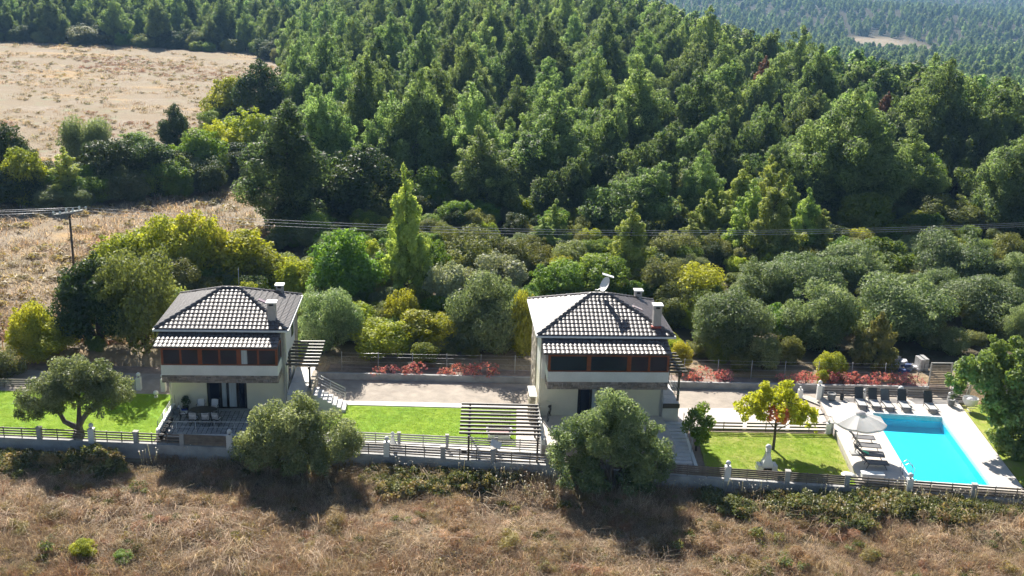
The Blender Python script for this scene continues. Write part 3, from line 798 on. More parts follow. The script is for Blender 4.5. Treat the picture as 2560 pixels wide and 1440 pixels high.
MB().box(0,1.3,0,5.0,-.6,1.0).build('platform', M['whitepave'], ld1)
MB().box(1.3,1.62,-.1,3.6,-.6,1.3).build('stone_wall', M['palestone'], ld1)
for k in range(7):
    MB().box(1.63+k*.3, 1.93+k*.3, .3, 1.7, -.6, .86-k*.17).build('step', M['whitepave'], ld1)
rl_ = MB()
for zz in (.3,.5,.7,.9): rl_.tube([(1.7,1.75,.9+zz),(3.6,1.75,-.12+zz)], .022 if zz>.8 else .014, 6)
for q in (1.7,2.65,3.6): rl_.tube([(q,1.75,.9-(q-1.7)*.54),(q,1.75,1.8-(q-1.7)*.54)], .022, 6)
rl_.build('railing', M['steel'], ld1)
MB().tube([(0,.02,1.9),(1.3,.02,1.9)], .014, 6).tube([(.02,.02,1.0),(.02,.02,1.9)], .014, 6).tube([(1.28,.02,1.0),(1.28,.02,1.9)], .014, 6).build('front_rail', M['steel'], ld1)
ld2 = thing('entrance_landing', 'white raised landing with thin railing beside the right house', 'stairs', hp(H2, 3.97, .3, 0), .073)
MB().box(0,1.05,0,4.2,-.9,.95).build('platform', M['whitepave'], ld2)
MB().box(0,1.1,-.06,-.003,.62,.93).build('fascia', M['darkwood'], ld2)
r2 = MB()
for zz in (.3,.6,.9): r2.tube([(0,.03,.95+zz),(1.02,.03,.95+zz),(1.02,3.9,.95+zz)], .015, 6)
for (q, y) in ((.02,.03),(1.02,.03),(1.02,1.3),(1.02,2.6),(1.02,3.9)): r2.tube([(q,y,.95),(q,y,1.86)], .018, 6)
r2.build('railing', M['steel'], ld2)
sp = thing('garden_steps', 'grey paved steps running down beside the right house', 'stairs', (10.05, 58.2, -.33))
for k in range(14):
    MB().box(0, 1.15, k*.42, k*.42+.40, -.4, .0 + k*.045).build('step', M['whitepave'], sp)
MB().box(1.2,1.4,0,6.4,-.5,.12).build('kerb', M['white'], sp)
MB().tube([(1.3,2.5,.9),(1.3,6.2,1.1)], .02, 6).tube([(1.3,2.5,.1),(1.3,2.5,.9)], .02, 6).tube([(1.3,4.3,.1),(1.3,4.3,1.0)], .02, 6).tube([(1.3,6.2,.1),(1.3,6.2,1.1)], .02, 6).build('railing', M['steel'], sp)

# ---------------------------------------------------------------- furniture and small things
def dining_chair(label, x, y, rot, group='chairs at the dark patio table'):
    t = thing('dining_chair', label, 'chair', (x, y, .012), rot, group)
    for a, b_ in ((-.2,-.2),(.2,-.2),(-.2,.2),(.2,.2)):
        MB().tube([(a,b_,0),(a*.95,b_*.95,.42)], .02, 6).build('leg', M['blackmetal'], t)
    MB().box(-.24,.24,-.24,.24,.42,.46).build('seat', M['wicker'], t)
    MB().box(-.22,.22,-.2,.22,.462,.52).build('seat_cushion', M['cushion'], t)
    bk = MB()
    for i in range(7):
        a = (i-3)/3; bk.tube([(a*.22,-.22+.03*a*a,.46),(a*.23,-.29+.06*a*a,.86)], .014, 5)
    bk.tube([((i-3)/3*.24,-.30+.07*((i-3)/3)**2,.87) for i in range(7)], .022, 6)
    bk.build('backrest', M['blackmetal'], t)
    cb = MB(); vs = []; fs = []
    for i in range(7):
        a = (i-3)/3
        for zz, o in ((.5,.05),(.92,-.045)):
            vs.append((a*.22, -.25+.05*a*a + (o-.03), zz)); vs.append((a*.22, -.20+.05*a*a + (o-.03), zz))
    for i in range(6):
        p0 = i*4; p1 = p0+4
        fs += [(p0,p1,p1+2,p0+2),(p0+1,p0+3,p1+3,p1+1),(p0+2,p1+2,p1+3,p0+3)]
    cb.add(vs, fs, False).build('back_cushion', M['cushion'], t)
    for s in (-1,1): MB().tube([(s*.25,-.24,.62),(s*.26,.05,.64),(s*.25,.2,.46)], .02, 6).build('armrest', M['blackmetal'], t)
    return t
tb = thing('dining_table', 'dark oval dining table on the left patio', 'table', (-19.1, 62.45, .012), .07)
MB().poly([(.85*math.cos(t_), .5*math.sin(t_)) for t_ in np.linspace(0, 2*math.pi, 25)[:-1]], .70, .74).build('tabletop', M['wicker'], tb)
for a, b_ in ((-.5,-.25),(.5,-.25),(-.5,.25),(.5,.25)): MB().tube([(a,b_,0),(a*.95,b_*.95,.70)], .03, 6).build('leg', M['blackmetal'], tb)
PI = math.pi
for x, y, r_, lb in ((-19.55,63.35,PI+.1,'cushioned chair behind the table, nearer the potted plant'), (-18.72,63.4,PI-.1,'cushioned chair behind the table, in front of the glass door'),
                     (-19.5,61.65,.0,'front chair at the left end of the patio table'), (-18.75,61.68,.1,'front chair in the middle of the patio table'),
                     (-18.1,61.75,-.25,'front chair at the right end of the patio table'), (-20.35,62.4,-PI/2+.2,'chair at the left short end of the patio table')):
    dining_chair(lb, x, y, r_)

def cards(P, Nn, L, W, rng, rndn=.8, droop=0.0, sizevar=.35):
    """one leaf-shaped quad per point; N is the side it faces"""
    n = len(P)
    Nn = Nn + rng.normal(size=(n,3)) * rndn
    Nn /= np.linalg.norm(Nn, axis=1, keepdims=True) + 1e-9
    T = rng.normal(size=(n,3)); T[:,2] -= droop
    T -= (T * Nn).sum(1, keepdims=True) * Nn; T /= np.linalg.norm(T, axis=1, keepdims=True) + 1e-9
    S = np.cross(Nn, T)
    k = (1 + (rng.rand(n,1) - .5) * 2 * sizevar)
    V = np.stack([P - T*L/2*k, P + S*W/2*k, P + T*L/2*k, P - S*W/2*k], 1).reshape(-1, 3)
    F = np.arange(4*n).reshape(n, 4)
    return V, F

def puffs(C, Rr, per_area, rng, shell=.55, flat=1.0, low=-1.0):
    """points spread through ball-like clumps at C with radius Rr; returns points, outward direction, clump number"""
    P = []; D = []; I = []
    for i, (c, r) in enumerate(zip(C, Rr)):
        n = max(8, int(per_area * 12.6 * r * r))
        d = rng.normal(size=(n,3)); d /= np.linalg.norm(d, axis=1, keepdims=True)
        k = d[:,2] > low; d = d[k]; n = len(d)
        q = shell + (1.04 - shell) * rng.rand(n,1) ** .6
        P.append(c + d * r * q * np.array([1,1,flat])); D.append(d); I.append(np.full(n, i))
    return np.concatenate(P), np.concatenate(D), np.concatenate(I)

def foliage(name, C, Rr, dens, L, W, rng, m, rndn=.8, up=.25, shell=.55, flat=1.0, droop=0, low=-1., tv=.55, extra=None):
    P, D_, I = puffs(np.asarray(C, float), np.asarray(Rr, float), dens, rng, shell, flat, low)
    D_ = D_ + np.array([0, 0, up])
    V, F = cards(P, D_, L, W, rng, rndn, droop)
    ct = rng.rand(len(C)); tint = np.clip(ct[I] * tv + rng.rand(len(P)) * (1 - tv) * 1.1 - .05, 0, 1)
    if extra is not None: m, idx = m, extra(P)
    else: idx = None
    return np_mesh(name, V, F, m, tint, midx=idx)

def limb_mesh(name, limbs, m, n=6):
    mb = MB()
    for pts, rad in limbs: mb.tube(pts, rad, n, cap=False)
    return mb.mesh(name, m)

def plant_pot(label, x, y, z, r, h, m, leafm, H, seed):
    t = thing('potted_plant', label, 'plant', (x, y, z))
    MB().lathe([(r*.7,0),(r,h),(r*.9,h),(r*.85,h-.03),(.001,h-.03)], n=12).build('pot', M[m], t)
    rng = np.random.RandomState(seed)
    C = [(rng.normal()*r*.6, rng.normal()*r*.6, h + H*(.3+.6*rng.rand())) for _ in range(6)]
    link('leaves', foliage('leaves', C, [H*.28]*6, 260, .10, .05, rng, LEAF[leafm]), t)
plant_pot('dark potted plant on the left patio beside the wall', -20.62, 63.75, .012, .2, .32, 'blackmetal', 'dark', .62, 4)
t = thing('cleaning_bucket', 'dark bucket with blue dustpan in the corner of the left patio', 'bucket', (-21.1, 63.2, .012))
MB().lathe([(.15,0),(.2,.28),(.18,.28),(.14,.03),(.001,.03)], n=14).build('bucket', M['planter'], t)
MB().box(.2,.62,.1,.36,0,.10).box(.2,.62,.32,.36,.1,.25).build('dustpan', M['blue'], t)
for i, (x, y, hh, lx) in enumerate(((-21.38,64.0,1.5,-.08),(-21.18,64.05,1.1,0),(-20.95,64.08,1.4,.0))):
    o = thing('broom', ('broom with pale head leaning in the patio corner', 'short broom handle in the patio corner', 'long mop handle left of the potted plant')[i], 'broom', (x, y, .012), 0, 'brooms in the patio corner')
    MB().tube([(0,0,.02),(lx,.12,hh)], .014, 6).build('handle', M['wood'] if i else M['darkwood'], o)
    MB().box(-.13,.13,-.04,.04,0,.07).build('head', M['blue'] if i == 1 else M['planter'], o)
for k in range(5):
    c = hp(H1, -3.0, -.75-.6*k-.9, 0)
    o = thing('flower_pot', ('rearmost', 'second from the rear', 'middle', 'second from the front', 'frontmost')[k] + ' dark flower pot of the row along the left patio parapet', 'pot', (c[0], c[1], .012), 0, 'row of dark pots along the left patio parapet')
    MB().lathe([(.10,0),(.16,.26),(.17,.3),(.14,.3),(.12,.2),(.001,.2)], n=12).build('pot', M['blackmetal'], o)

# bicycle against the front wall of the right house, seen almost end on
bk = thing('bicycle', 'dark bicycle parked end on at the front wall of the right house', 'bicycle', hp(H2, -3.35, .0, 0), R(78))
for wx_ in (-.5,.5):
    w_ = MB().tube([(wx_+.33*math.cos(a), 0, .34+.33*math.sin(a)) for a in np.linspace(0, 2*PI, 21)], .025, 6, cap=False).build('tyre', M['blackmetal'], bk)
    s_ = MB()
    for a in np.linspace(0, PI, 6)[:-1]: s_.beam((wx_-.31*math.cos(a),0,.34-.31*math.sin(a)),(wx_+.31*math.cos(a),0,.34+.31*math.sin(a)),.006,.006)
    s_.build('spokes', M['steel'], w_)
MB().tube([(-.5,0,.34),(-.1,0,.32),(.35,0,.8),(-.22,0,.78),(-.1,0,.32)], .02, 6).tube([(.35,0,.85),(.5,0,.34)], .02, 6).tube([(-.22,0,.75),(-.5,0,.34)], .015, 6).build('frame', M['blackmetal'], bk)
MB().tube([(.33,-.28,1.02),(.33,0,.98),(.33,.28,1.02)], .015, 6).tube([(.34,0,.8),(.33,0,.98)], .015, 6).build('handlebar', M['steel'], bk)
MB().box(-.36,-.1,-.07,.07,.9,.95).tube([(-.22,0,.75),(-.23,0,.9)], .015, 6).build('saddle', M['blackmetal'], bk)

# masonry barbecues
def barbecue(label, x, y, z, s, rot=0):
    t = thing('masonry_barbecue', label, 'barbecue', (x, y, z), rot)
    MB().box(-.62*s,.62*s,-.3*s,.3*s,0,.32*s).box(-.62*s,-.4*s,-.3*s,.3*s,.32*s,.44*s).box(.4*s,.62*s,-.3*s,.3*s,.32*s,.44*s).build('base', M['white'], t)
    hd = [(.38,.28,.33),(.34,.26,.5),(.22,.2,.8),(.15,.15,1.05),(.14,.14,1.25)]
    vs = []; fs = []
    for a, b_, zz in hd: vs += [(-a*s,-b_*s,zz*s),(a*s,-b_*s,zz*s),(a*s,b_*s,zz*s),(-a*s,b_*s,zz*s)]
    for i in range(len(hd)-1):
        for k in range(4): fs.append((i*4+k, i*4+(k+1)%4, i*4+4+(k+1)%4, i*4+4+k))
    MB().add(vs, fs).build('hood', M['white'], t)
    st_ = MB()
    for k in range(3): st_.box(-.145*s,.145*s,-.145*s,.145*s,(1.29+k*.12)*s,(1.34+k*.12)*s)
    st_.box(-.09*s,.09*s,-.09*s,.09*s,1.25*s,1.6*s)
    st_ = st_.build('stack', M['white'], t)
    MB().lathe([(.19*s,1.6*s),(.19*s,1.66*s),(.1*s,1.76*s),(.001,1.8*s)], n=12).build('cap', M['white'], st_)
    MB().box(-.27*s,.27*s,-.315*s,-.302*s,.05*s,.28*s).build('opening', M['darkframe'], t)
barbecue('white masonry barbecue with chimney on the right lawn', 15.55, 58.75, -.36, .95, .05)
barbecue('white masonry barbecue at the pale fence below the middle lawn', -6.95, 60.05, -.34, .6)

# garden seats under the big pergola
sf = thing('garden_sofa', 'white garden sofa with mauve cushion under the big pergola', 'sofa', (-.5, 62.0, -.34), PI)
MB().box(-.7,.7,-.35,.35,.1,.34).build('seat', M['white'], sf)
MB().tube([(.78*math.cos(a), -.05-.42*math.sin(a)*1.0, .55) for a in np.linspace(0, PI, 13)], .09, 8).tube([(.78*math.cos(a), -.05-.42*math.sin(a), .3) for a in np.linspace(0, PI, 13)], .09, 8).build('backrest', M['white'], sf)
MB().box(-.6,.6,-.28,.32,.342,.45).build('seat_cushion', M['mauve'], sf)
for a in (-.6,.6):
    for b_ in (-.25,.28): MB().box(a-.04,a+.04,b_-.04,b_+.04,0,.1).build('leg', M['blackmetal'], sf)
be = thing('garden_bench', 'thin metal garden bench behind the white sofa', 'bench', (-.45, 63.3, -.34), 0)
MB().box(-.65,.65,-.02,.38,.4,.43).build('seat', M['slat'], be)
for k in range(9): MB().tube([(-.6+k*.15,.40,.43),(-.6+k*.15,.45,.9)], .012, 5).build('back_bar', M['blackmetal'], be)
MB().tube([(-.65,.45,.9),(.65,.45,.9)], .018, 6).build('back_rail', M['blackmetal'], be)
for a in (-.6,.6):
    for b_ in (.02,.36): MB().tube([(a,b_,0),(a,b_,.4)], .02, 6).build('leg', M['blackmetal'], be)
fl = thing('floodlight', 'white floodlight panel tilted on a post behind the front fence', 'floodlight', (-.65, float(fy(-.65))+.35, -.34))
MB().tube([(0,0,0),(0,0,.85)], .03, 8).build('post', M['steel'], fl)
MB().box(-.33,.33,-.24,.24,-.03,.03).build('panel', M['white'], fl).matrix_local = Matrix.Translation((0,-.02,.98)) @ Matrix.Rotation(R(24), 4, 'Y') @ Matrix.Rotation(R(32), 4, 'X')
bx = thing('fuse_box', 'small dark box on the first post of the big pergola', 'box', (-2.5, 58.0, .45))
MB().box(-.16,.16,-.06,.02,0,.22).build('case', M['blackmetal'], bx)
MB().box(-.18,.18,-.08,.03,.221,.25).build('lid', M['slat_light'], bx)

# sun loungers
def lounger(label, x, y, rot, seat, back, angle, group, z=.0, towel=False):
    """head at local +y"""
    t = thing('sun_lounger', label, 'sun lounger', (x, y, z), rot, group)
    MB().box(-.31,-.27,-.9,.45,.30,.34).box(.27,.31,-.9,.45,.30,.34).box(-.27,.27,-.9,-.86,.30,.34).build('frame', M['blackmetal'], t)
    for a in (-.28,.28):
        MB().tube([(a,-.78,0),(a,-.62,.3)], .02, 6).build('leg', M['blackmetal'], t)
        MB().tube([(a,.42,0),(a,.28,.3)], .02, 6).build('leg', M['blackmetal'], t)
    vs = []; fs = []
    for i in range(9):
        q = i/8; yy = -.9 + 1.2*q; zz = .345 - .03*math.sin(q*PI)
        if i == 0: zz -= .03
        vs += [(-.27,yy,zz),(.27,yy,zz)]
    for i in range(8): fs.append((2*i,2*i+1,2*i+3,2*i+2))
    o = MB().add(vs, fs, True).build('seat', M[seat], t)
    ca, sa = math.cos(angle), math.sin(angle)
    b_ = MB().add([(-.27,.31,.345),(.27,.31,.345),(.27,.31+.42*ca,.345+.42*sa-.02),(-.27,.31+.42*ca,.345+.42*sa-.02),(-.27,.31+.8*ca,.345+.8*sa),(.27,.31+.8*ca,.345+.8*sa)],
                  [(0,1,2,3),(3,2,5,4)], True).build('backrest', M[back], t)
    MB().tube([(-.29,.31,.34),(-.29,.31+.82*ca,.34+.82*sa),(.29,.31+.82*ca,.34+.82*sa),(.29,.31,.34)], .018, 6).build('back_frame', M['blackmetal'], t)
    if towel:
        MB().add([(-.2,.05,.37),(.15,-.02,.37),(.2,.4,.52),(-.15,.42,.55),(.0,.2,.46)], [(0,1,4),(1,2,4),(2,3,4),(3,0,4)]).build('towel', M['green_towel'], t)
    return t
for i, (x, y, r_, bm) in enumerate(((24.0,68.5,-.06,'sling_dark'),(24.92,68.42,-.05,'sling_dark'),(25.75,68.3,.0,'sling_grey'),(26.9,68.35,-.05,'sling_dark'),(28.65,68.2,-.02,'sling_dark'))):  # dark backs hold the shade of their camera side in the fabric colour
    lounger(('first', 'second', 'third, paler backed', 'fourth', 'last')[i] + ' lounger from the left in the row behind the pool', x, y, r_, 'sling_light', bm, R(58), 'five loungers behind the pool')
for i, (x, y, r_, an_, tw_) in enumerate(((22.2,62.5,PI/2-.1,.75,False),(22.2,61.3,PI/2-.12,.8,False),(22.0,60.0,PI/2-.1,.7,True),(21.9,58.9,PI/2-.06,.72,False))):
    lounger(('farthest dark lounger beside the pool under the white parasol', 'second dark lounger from the parasol beside the pool', 'dark lounger with green towel beside the pool', 'nearest dark lounger in the parasol shadow')[i],
            x, y, r_, 'sling_grey', 'sling_dark', an_, 'dark loungers along the left side of the pool', towel=tw_)

# parasol
ub = thing('parasol', 'large white parasol at the left side of the pool', 'parasol', (21.4, 60.75, 0))
MB().tube([(0,0,0),(0,0,2.62)], .03, 8).build('pole', M['slat_light'], ub)
MB().box(-.3,.3,-.3,.3,0,.07).build('base', M['concrete'], ub)
vs = [(0,0,2.72)]; fs = []
n8 = 8; sub = 4; ring_r = (.28,.8,1.2,1.62)
for r_ in ring_r:
    for k in range(n8*sub):
        a = 2*PI*(k+.5*sub)/(n8*sub); fr_ = (k % sub)/sub
        rr = r_*(1 - .055*math.sin(fr_*PI)*(r_/1.62)); zz = 2.72 - .50*(r_/1.62)**1.15 - .10*math.sin(fr_*PI)*(r_/1.62)
        vs.append((rr*math.cos(a), rr*math.sin(a), zz))
m_ = n8*sub
for k in range(m_): fs.append((0, 1+k, 1+(k+1)%m_))
for j in range(3):
    for k in range(m_): fs.append((1+j*m_+k, 1+(j+1)*m_+k, 1+(j+1)*m_+(k+1)%m_, 1+j*m_+(k+1)%m_))
cn = MB().add(vs, fs, False).build('canopy', M['cloth'], ub)
vl = []; fv = []
for k in range(m_):
    b0 = Vector(vs[1+3*m_+k]); vl += [tuple(b0), (b0.x*1.0, b0.y*1.0, b0.z-.12)]
for k in range(m_): fv.append((2*k, 2*((k+1)%m_), 2*((k+1)%m_)+1, 2*k+1))
MB().add(vl, fv).build('valance', M['cloth'], cn)
MB().lathe([(.001,2.86),(.12,2.82),(.3,2.74),(.32,2.70)], n=16).build('vent_cap', M['cloth'], cn)
for k in range(8):
    a = 2*PI*(k+.5)/8; c_, s_ = math.cos(a), math.sin(a)
    MB().tube([(.05*c_,.05*s_,2.60),(1.58*c_,1.58*s_,2.19)], .012, 5).build('rib', M['slat_light'], ub)

# deck things
for x, y, r_, hh, lb in ((22.25,69.2,.30,.48,'large grey round planter in the back left corner of the deck'), (23.0,69.3,.15,.36,'small black pot beside the grey planter')):
    o = thing('planter', lb, 'planter', (x, y, 0))
    MB().lathe([(r_*.8,0),(r_,hh),(r_*.9,hh),(r_*.86,hh-.05),(.001,hh-.05)], n=16).build('tub', M['planter' if r_ > .2 else 'blackmetal'], o)
    MB().lathe([(r_*1.02,hh-.02),(r_*1.06,hh+.02),(r_*.92,hh+.02)], n=16).build('rim', M['planter' if r_ > .2 else 'blackmetal'], o)
plant_pot('dark planter with a small plant at the back right corner of the deck', 30.4, 68.95, 0, .28, .45, 'planter', 'dark', .4, 9)
hc_ = thing('hanging_chair', 'white hanging chair in the shade of the leafy tree', 'chair', (31.5, 68.5, -.15), 0)
MB().tube([(-.6,-.4,0),(.6,-.4,0)], .03, 6).tube([(-.6,.4,0),(.6,.4,0)], .03, 6).tube([(0,.4,0),(0,.75,1.0),(0,.35,1.9),(0,0,1.85)], .035, 8).tube([(0,-.4,0),(0,.4,0)], .03, 6).build('stand', M['slat_light'], hc_)
MB().lathe([(.05,.35),(.34,.42),(.5,.68),(.52,.95)], n=14).build('basket', M['white'], hc_)
MB().ball((0,0,.68), .30).build('cushion', M['cushion'], hc_)
bn = thing('deck_box', 'low white bench box at the near end of the dark loungers', 'bench', (20.75, float(fy(20.75))+.35, 0), -.06)
MB().box(0,1.25,0,.42,0,.36).build('box', M['white'], bn)
MB().box(-.03,1.28,-.03,.45,.361,.40).build('lid', M['white'], bn)
bn = thing('side_table', 'small white table at the corner of the right lawn', 'table', (20.0, float(fy(20.0))+.5, -.35), -.06)
MB().lathe([(.4,.52),(.42,.55),(.001,.56)], n=16).build('tabletop', M['white'], bn)
MB().tube([(0,0,0),(0,0,.53)], .05, 8).build('leg', M['white'], bn)
for k in range(4):
    o = tag(MB().beam((0,0,.0),(1.5,-1.9,.0),.16,.05).build('plank', M['slat_light'], None, (20.15+k*.24, 70.6-.02*k, -.28+.003*k)), 'loose pale plank lying at the left end of the pool deck', 'plank', 'pale planks beside the pool deck')
o = thing('sweeping_brush', 'dark sweeping brush lying on the deck left of the parasol', 'broom', (20.9, 66.5, .02), .4)
MB().tube([(0,0,.02),(1.0,-1.3,.02)], .02, 6).build('handle', M['darkwood'], o)
MB().box(-.2,.2,-.04,.05,0,.08).build('head', M['blackmetal'], o)

# rubble pile: lifted apart it is sacks, slabs and sheets
rr = random.Random(5)
rp = thing('rubble_pile', 'pile of white and blue builders rubble behind the wire fence', 'rubble', (29.2, 75.7, -.12))
for k in range(46):
    a = rr.uniform(-1.25,1.25); b_ = rr.uniform(-.6,.7); s = rr.uniform(.12,.34)
    mb = MB(); vs = []
    for dx in (-1,1):
        for dy in (-1,1):
            for dz in (-1,1): vs.append((dx*s*rr.uniform(.6,1.1), dy*s*rr.uniform(.5,.9), dz*s*rr.uniform(.25,.6)))
    mb.add(vs, [(0,1,3,2),(4,6,7,5),(0,4,5,1),(2,3,7,6),(0,2,6,4),(1,5,7,3)])
    o = mb.build(rr.choice(['sack','slab','lump']), M[rr.choice(['rubble_white','rubble_white','rubble_grey','rubble_blue'])], rp, (a, b_, .12 + .75*max(0, 1-abs(a)/1.5)*rr.random()), rr.uniform(0,3))
MB().box(0,.28,-.5,.5,0,1.0).box(.34,.62,-.5,.5,0,1.05).build('slab', M['rubble_grey'], rp, (1.3,.2,0), .1)

# power pole and cables
up_ = thing('utility_pole', 'wooden utility pole with insulators in the dry field behind the left house', 'pole', (-38.05, 89.8, -.1))
MB().tube([(0,0,-.3),(.02,0,6.75)], [.12,.085], 10).build('pole', M['polewood'], up_)
for yy in (-.16,.16): MB().beam((-1.05,yy-.35,6.45),(1.05,yy+.35,6.75),.07,.08).build('crossarm', M['white'], up_)
ins = MB().lathe([(.03,0),(.11,.05),(.06,.1),(.12,.15),(.06,.2),(.1,.26),(.02,.3)], n=10).mesh('insulator', M['ceramic'])
TIPS = [(-.95,-.42,6.52),(0,0.0,6.72),(.95,.42,6.85)]
for (a, b_, c_) in TIPS:
    for s in (-.28,.28): link('insulator', ins, up_, (a+s, b_+.15, c_-.12))
MB().tube([(-1.1,-.3,6.2),(-.6,-.4,5.9),(.2,-.2,6.1),(.9,.2,6.5)], .012, 5).build('jumper', M['cable'], up_)
p2 = thing('utility_pole', 'far utility pole carrying the cables out of the picture on the right', 'pole', (66, 95.2, 0))
MB().tube([(0,0,-.3),(0,0,9.0)], [.16,.11], 10).build('pole', M['polewood'], p2)
MB().beam((-.6,-.9,8.8),(.6,.9,8.9),.1,.12).build('crossarm', M['white'], p2)
for k, (a, b_, c_) in enumerate(TIPS):
    p0 = Vector((-38.05+a, 89.8+b_, c_)); p1 = Vector((66+a*.4, 95.2+b_*1.8, 8.95)); pts = []
    for i in range(41):
        q = i/40; p_ = p0.lerp(p1, q); p_.z -= 4*2.05*q*(1-q) + (0 if k else .0); pts.append(p_)
    tag(MB().tube(pts, .016, 5).build('power_cable', M['cable']), ('nearest', 'middle', 'farthest')[k] + ' of the three power cables crossing above the houses', 'cable', 'power cables right of the pole')
    p1 = Vector((-130+a, 84+b_, 7.4)); pts = []
    for i in range(25):
        q = i/24; p_ = p0.lerp(p1, q); p_.z -= 4*1.6*q*(1-q); pts.append(p_)
    tag(MB().tube(pts, .016, 5).build('power_cable', M['cable']), ('nearest', 'middle', 'farthest')[k] + ' of the three power cables left of the wooden pole', 'cable', 'power cables left of the pole')

# ---------------------------------------------------------------- vegetation prototypes
def arr(*a): return np.array(a, float)

def pine_proto(seed, H=13., W=8., lean=0., lm='pine', kind='pine'):
    rng = np.random.RandomState(seed); Rw = W / 2
    bend = rng.normal(size=2) * .3
    def axis(h): return arr(lean * H * h ** 1.3 + bend[0] * math.sin(h * 3), bend[1] * math.sin(h * 2.6), H * h)
    def prof(h):
        if kind == 'young': return (1 - h) ** .85 + .05
        if kind == 'big': return .60 + 1.3 * h if h < .3 else max(0, 1 - ((h - .3) / .72) ** 1.55) + .05
        return .50 + 1.6 * h if h < .31 else max(0, 1 - ((h - .31) / .71) ** 1.2) + .05
    limbs = [([tuple(axis(i / 8) * arr(1, 1, .95)) for i in range(9)], [.24 * (1 - i / 9) * H / 13 + .02 for i in range(9)])]
    C = []; Rr = []; nl = {'pine': 84, 'big': 104, 'young': 66}[kind]
    ph = rng.rand(3) * 6.28; hs = []
    while len(hs) < nl:
        h = rng.uniform(.05, .96)
        if rng.rand() < prof(h) + .12: hs.append(h)
    az = 0
    for i, h in enumerate(sorted(hs)):
        az += 2.4 + rng.normal() * .3; r = prof(h)
        out_ = Rw * r * (1 + .17 * math.sin(az * 2 + ph[0] + h * 5) + .13 * math.sin(az * 3 + ph[1] - h * 9) + (.24 if kind == 'young' else .12) * rng.normal())
        rl = Rw * (.09 + .15 * r) * rng.uniform(.7, 1.35) * (1.12 if kind == 'young' else 1)
        a0 = axis(h); c = a0 + arr(math.cos(az) * out_ * .80, math.sin(az) * out_ * .80, .10 * out_)
        C.append(c); Rr.append(rl)
        if i % 3 == 0: limbs.append(([tuple(axis(max(.02, h - .06))), tuple(c)], [.07 * H / 13, .02]))
        if rng.rand() < (.75 if kind == 'young' else .4):                         # a smaller tip beyond it, turned up
            C.append(c + arr(math.cos(az), math.sin(az), .55) * rl * 1.0); Rr.append(rl * .55)
    for h in (.3, .45, .6, .75, .86): C.append(axis(h)); Rr.append(Rw * prof(h) * .55)
    C.append(axis(.97)); Rr.append(Rw * .13); C.append(axis(1.0)); Rr.append(Rw * .08)
    yg = kind == 'young'
    crown = foliage(lm + '_crown', C, Rr, 90 if yg else 34, .25 if yg else .35, .11 if yg else .14, rng, LEAF[lm], rndn=.55, up=.3, shell=.45, flat=1.2, droop=-.9)
    return dict(crown=crown, trunk=limb_mesh('trunk', limbs, M['bark'], 5), H=H, W=W, name='pine_tree', cat='pine tree')

def bush_proto(seed, lm, H=5., W=5., lobes=24, leafs=(.17, .09), dens=52, open_=.0, spread=.68, trunkm='bark', low=.12, name='shrub', cat='shrub', rl=.36, rnd=.75, flat=.85, mats=None, extra=None):
    rng = np.random.RandomState(seed); C = []; Rr = []
    cz = H * (.5 + low * .5); hz = H * (1 - low) / 2; rw = W / 2
    limbs = []
    i = 0
    while len(C) < lobes:
        d = rng.normal(size=3); d /= np.linalg.norm(d)
        if d[2] < -.95: continue
        k = spread * rng.uniform(.75, 1.12) if rng.rand() < .85 else rng.uniform(.1, .4)
        c = arr(d[0] * rw * k, d[1] * rw * k, cz + d[2] * hz * k)
        C.append(c); Rr.append(min(rw, hz * 1.2) * rl * rng.uniform(.65, 1.25))
        if len(C) % 3 == 0: limbs.append(([(0, 0, 0), tuple(c * arr(.35, .35, .55)), tuple(c)], [.05 * H / 3, .035 * H / 3, .012]))
    if open_:                                        # loose sprays standing out of the outline
        for _ in range(int(lobes * open_)):
            d = rng.normal(size=3); d[2] = abs(d[2]); d /= np.linalg.norm(d)
            C.append(arr(d[0] * rw * .98, d[1] * rw * .98, cz + d[2] * hz * .98)); Rr.append(rw * .13)
    crown = foliage(lm + '_crown', C, Rr, dens, *leafs, rng, mats or LEAF[lm], rndn=rnd, up=.35, shell=.35, flat=flat, low=-.9, extra=extra)
    limbs.append(([(0, 0, -.1), (.03, .02, H * .25), (.05, -.04, H * .6)], [.07 * H / 3, .06 * H / 3, .03]))
    return dict(crown=crown, trunk=limb_mesh('trunk', limbs, M[trunkm], 5), H=H, W=W, name=name, cat=cat)

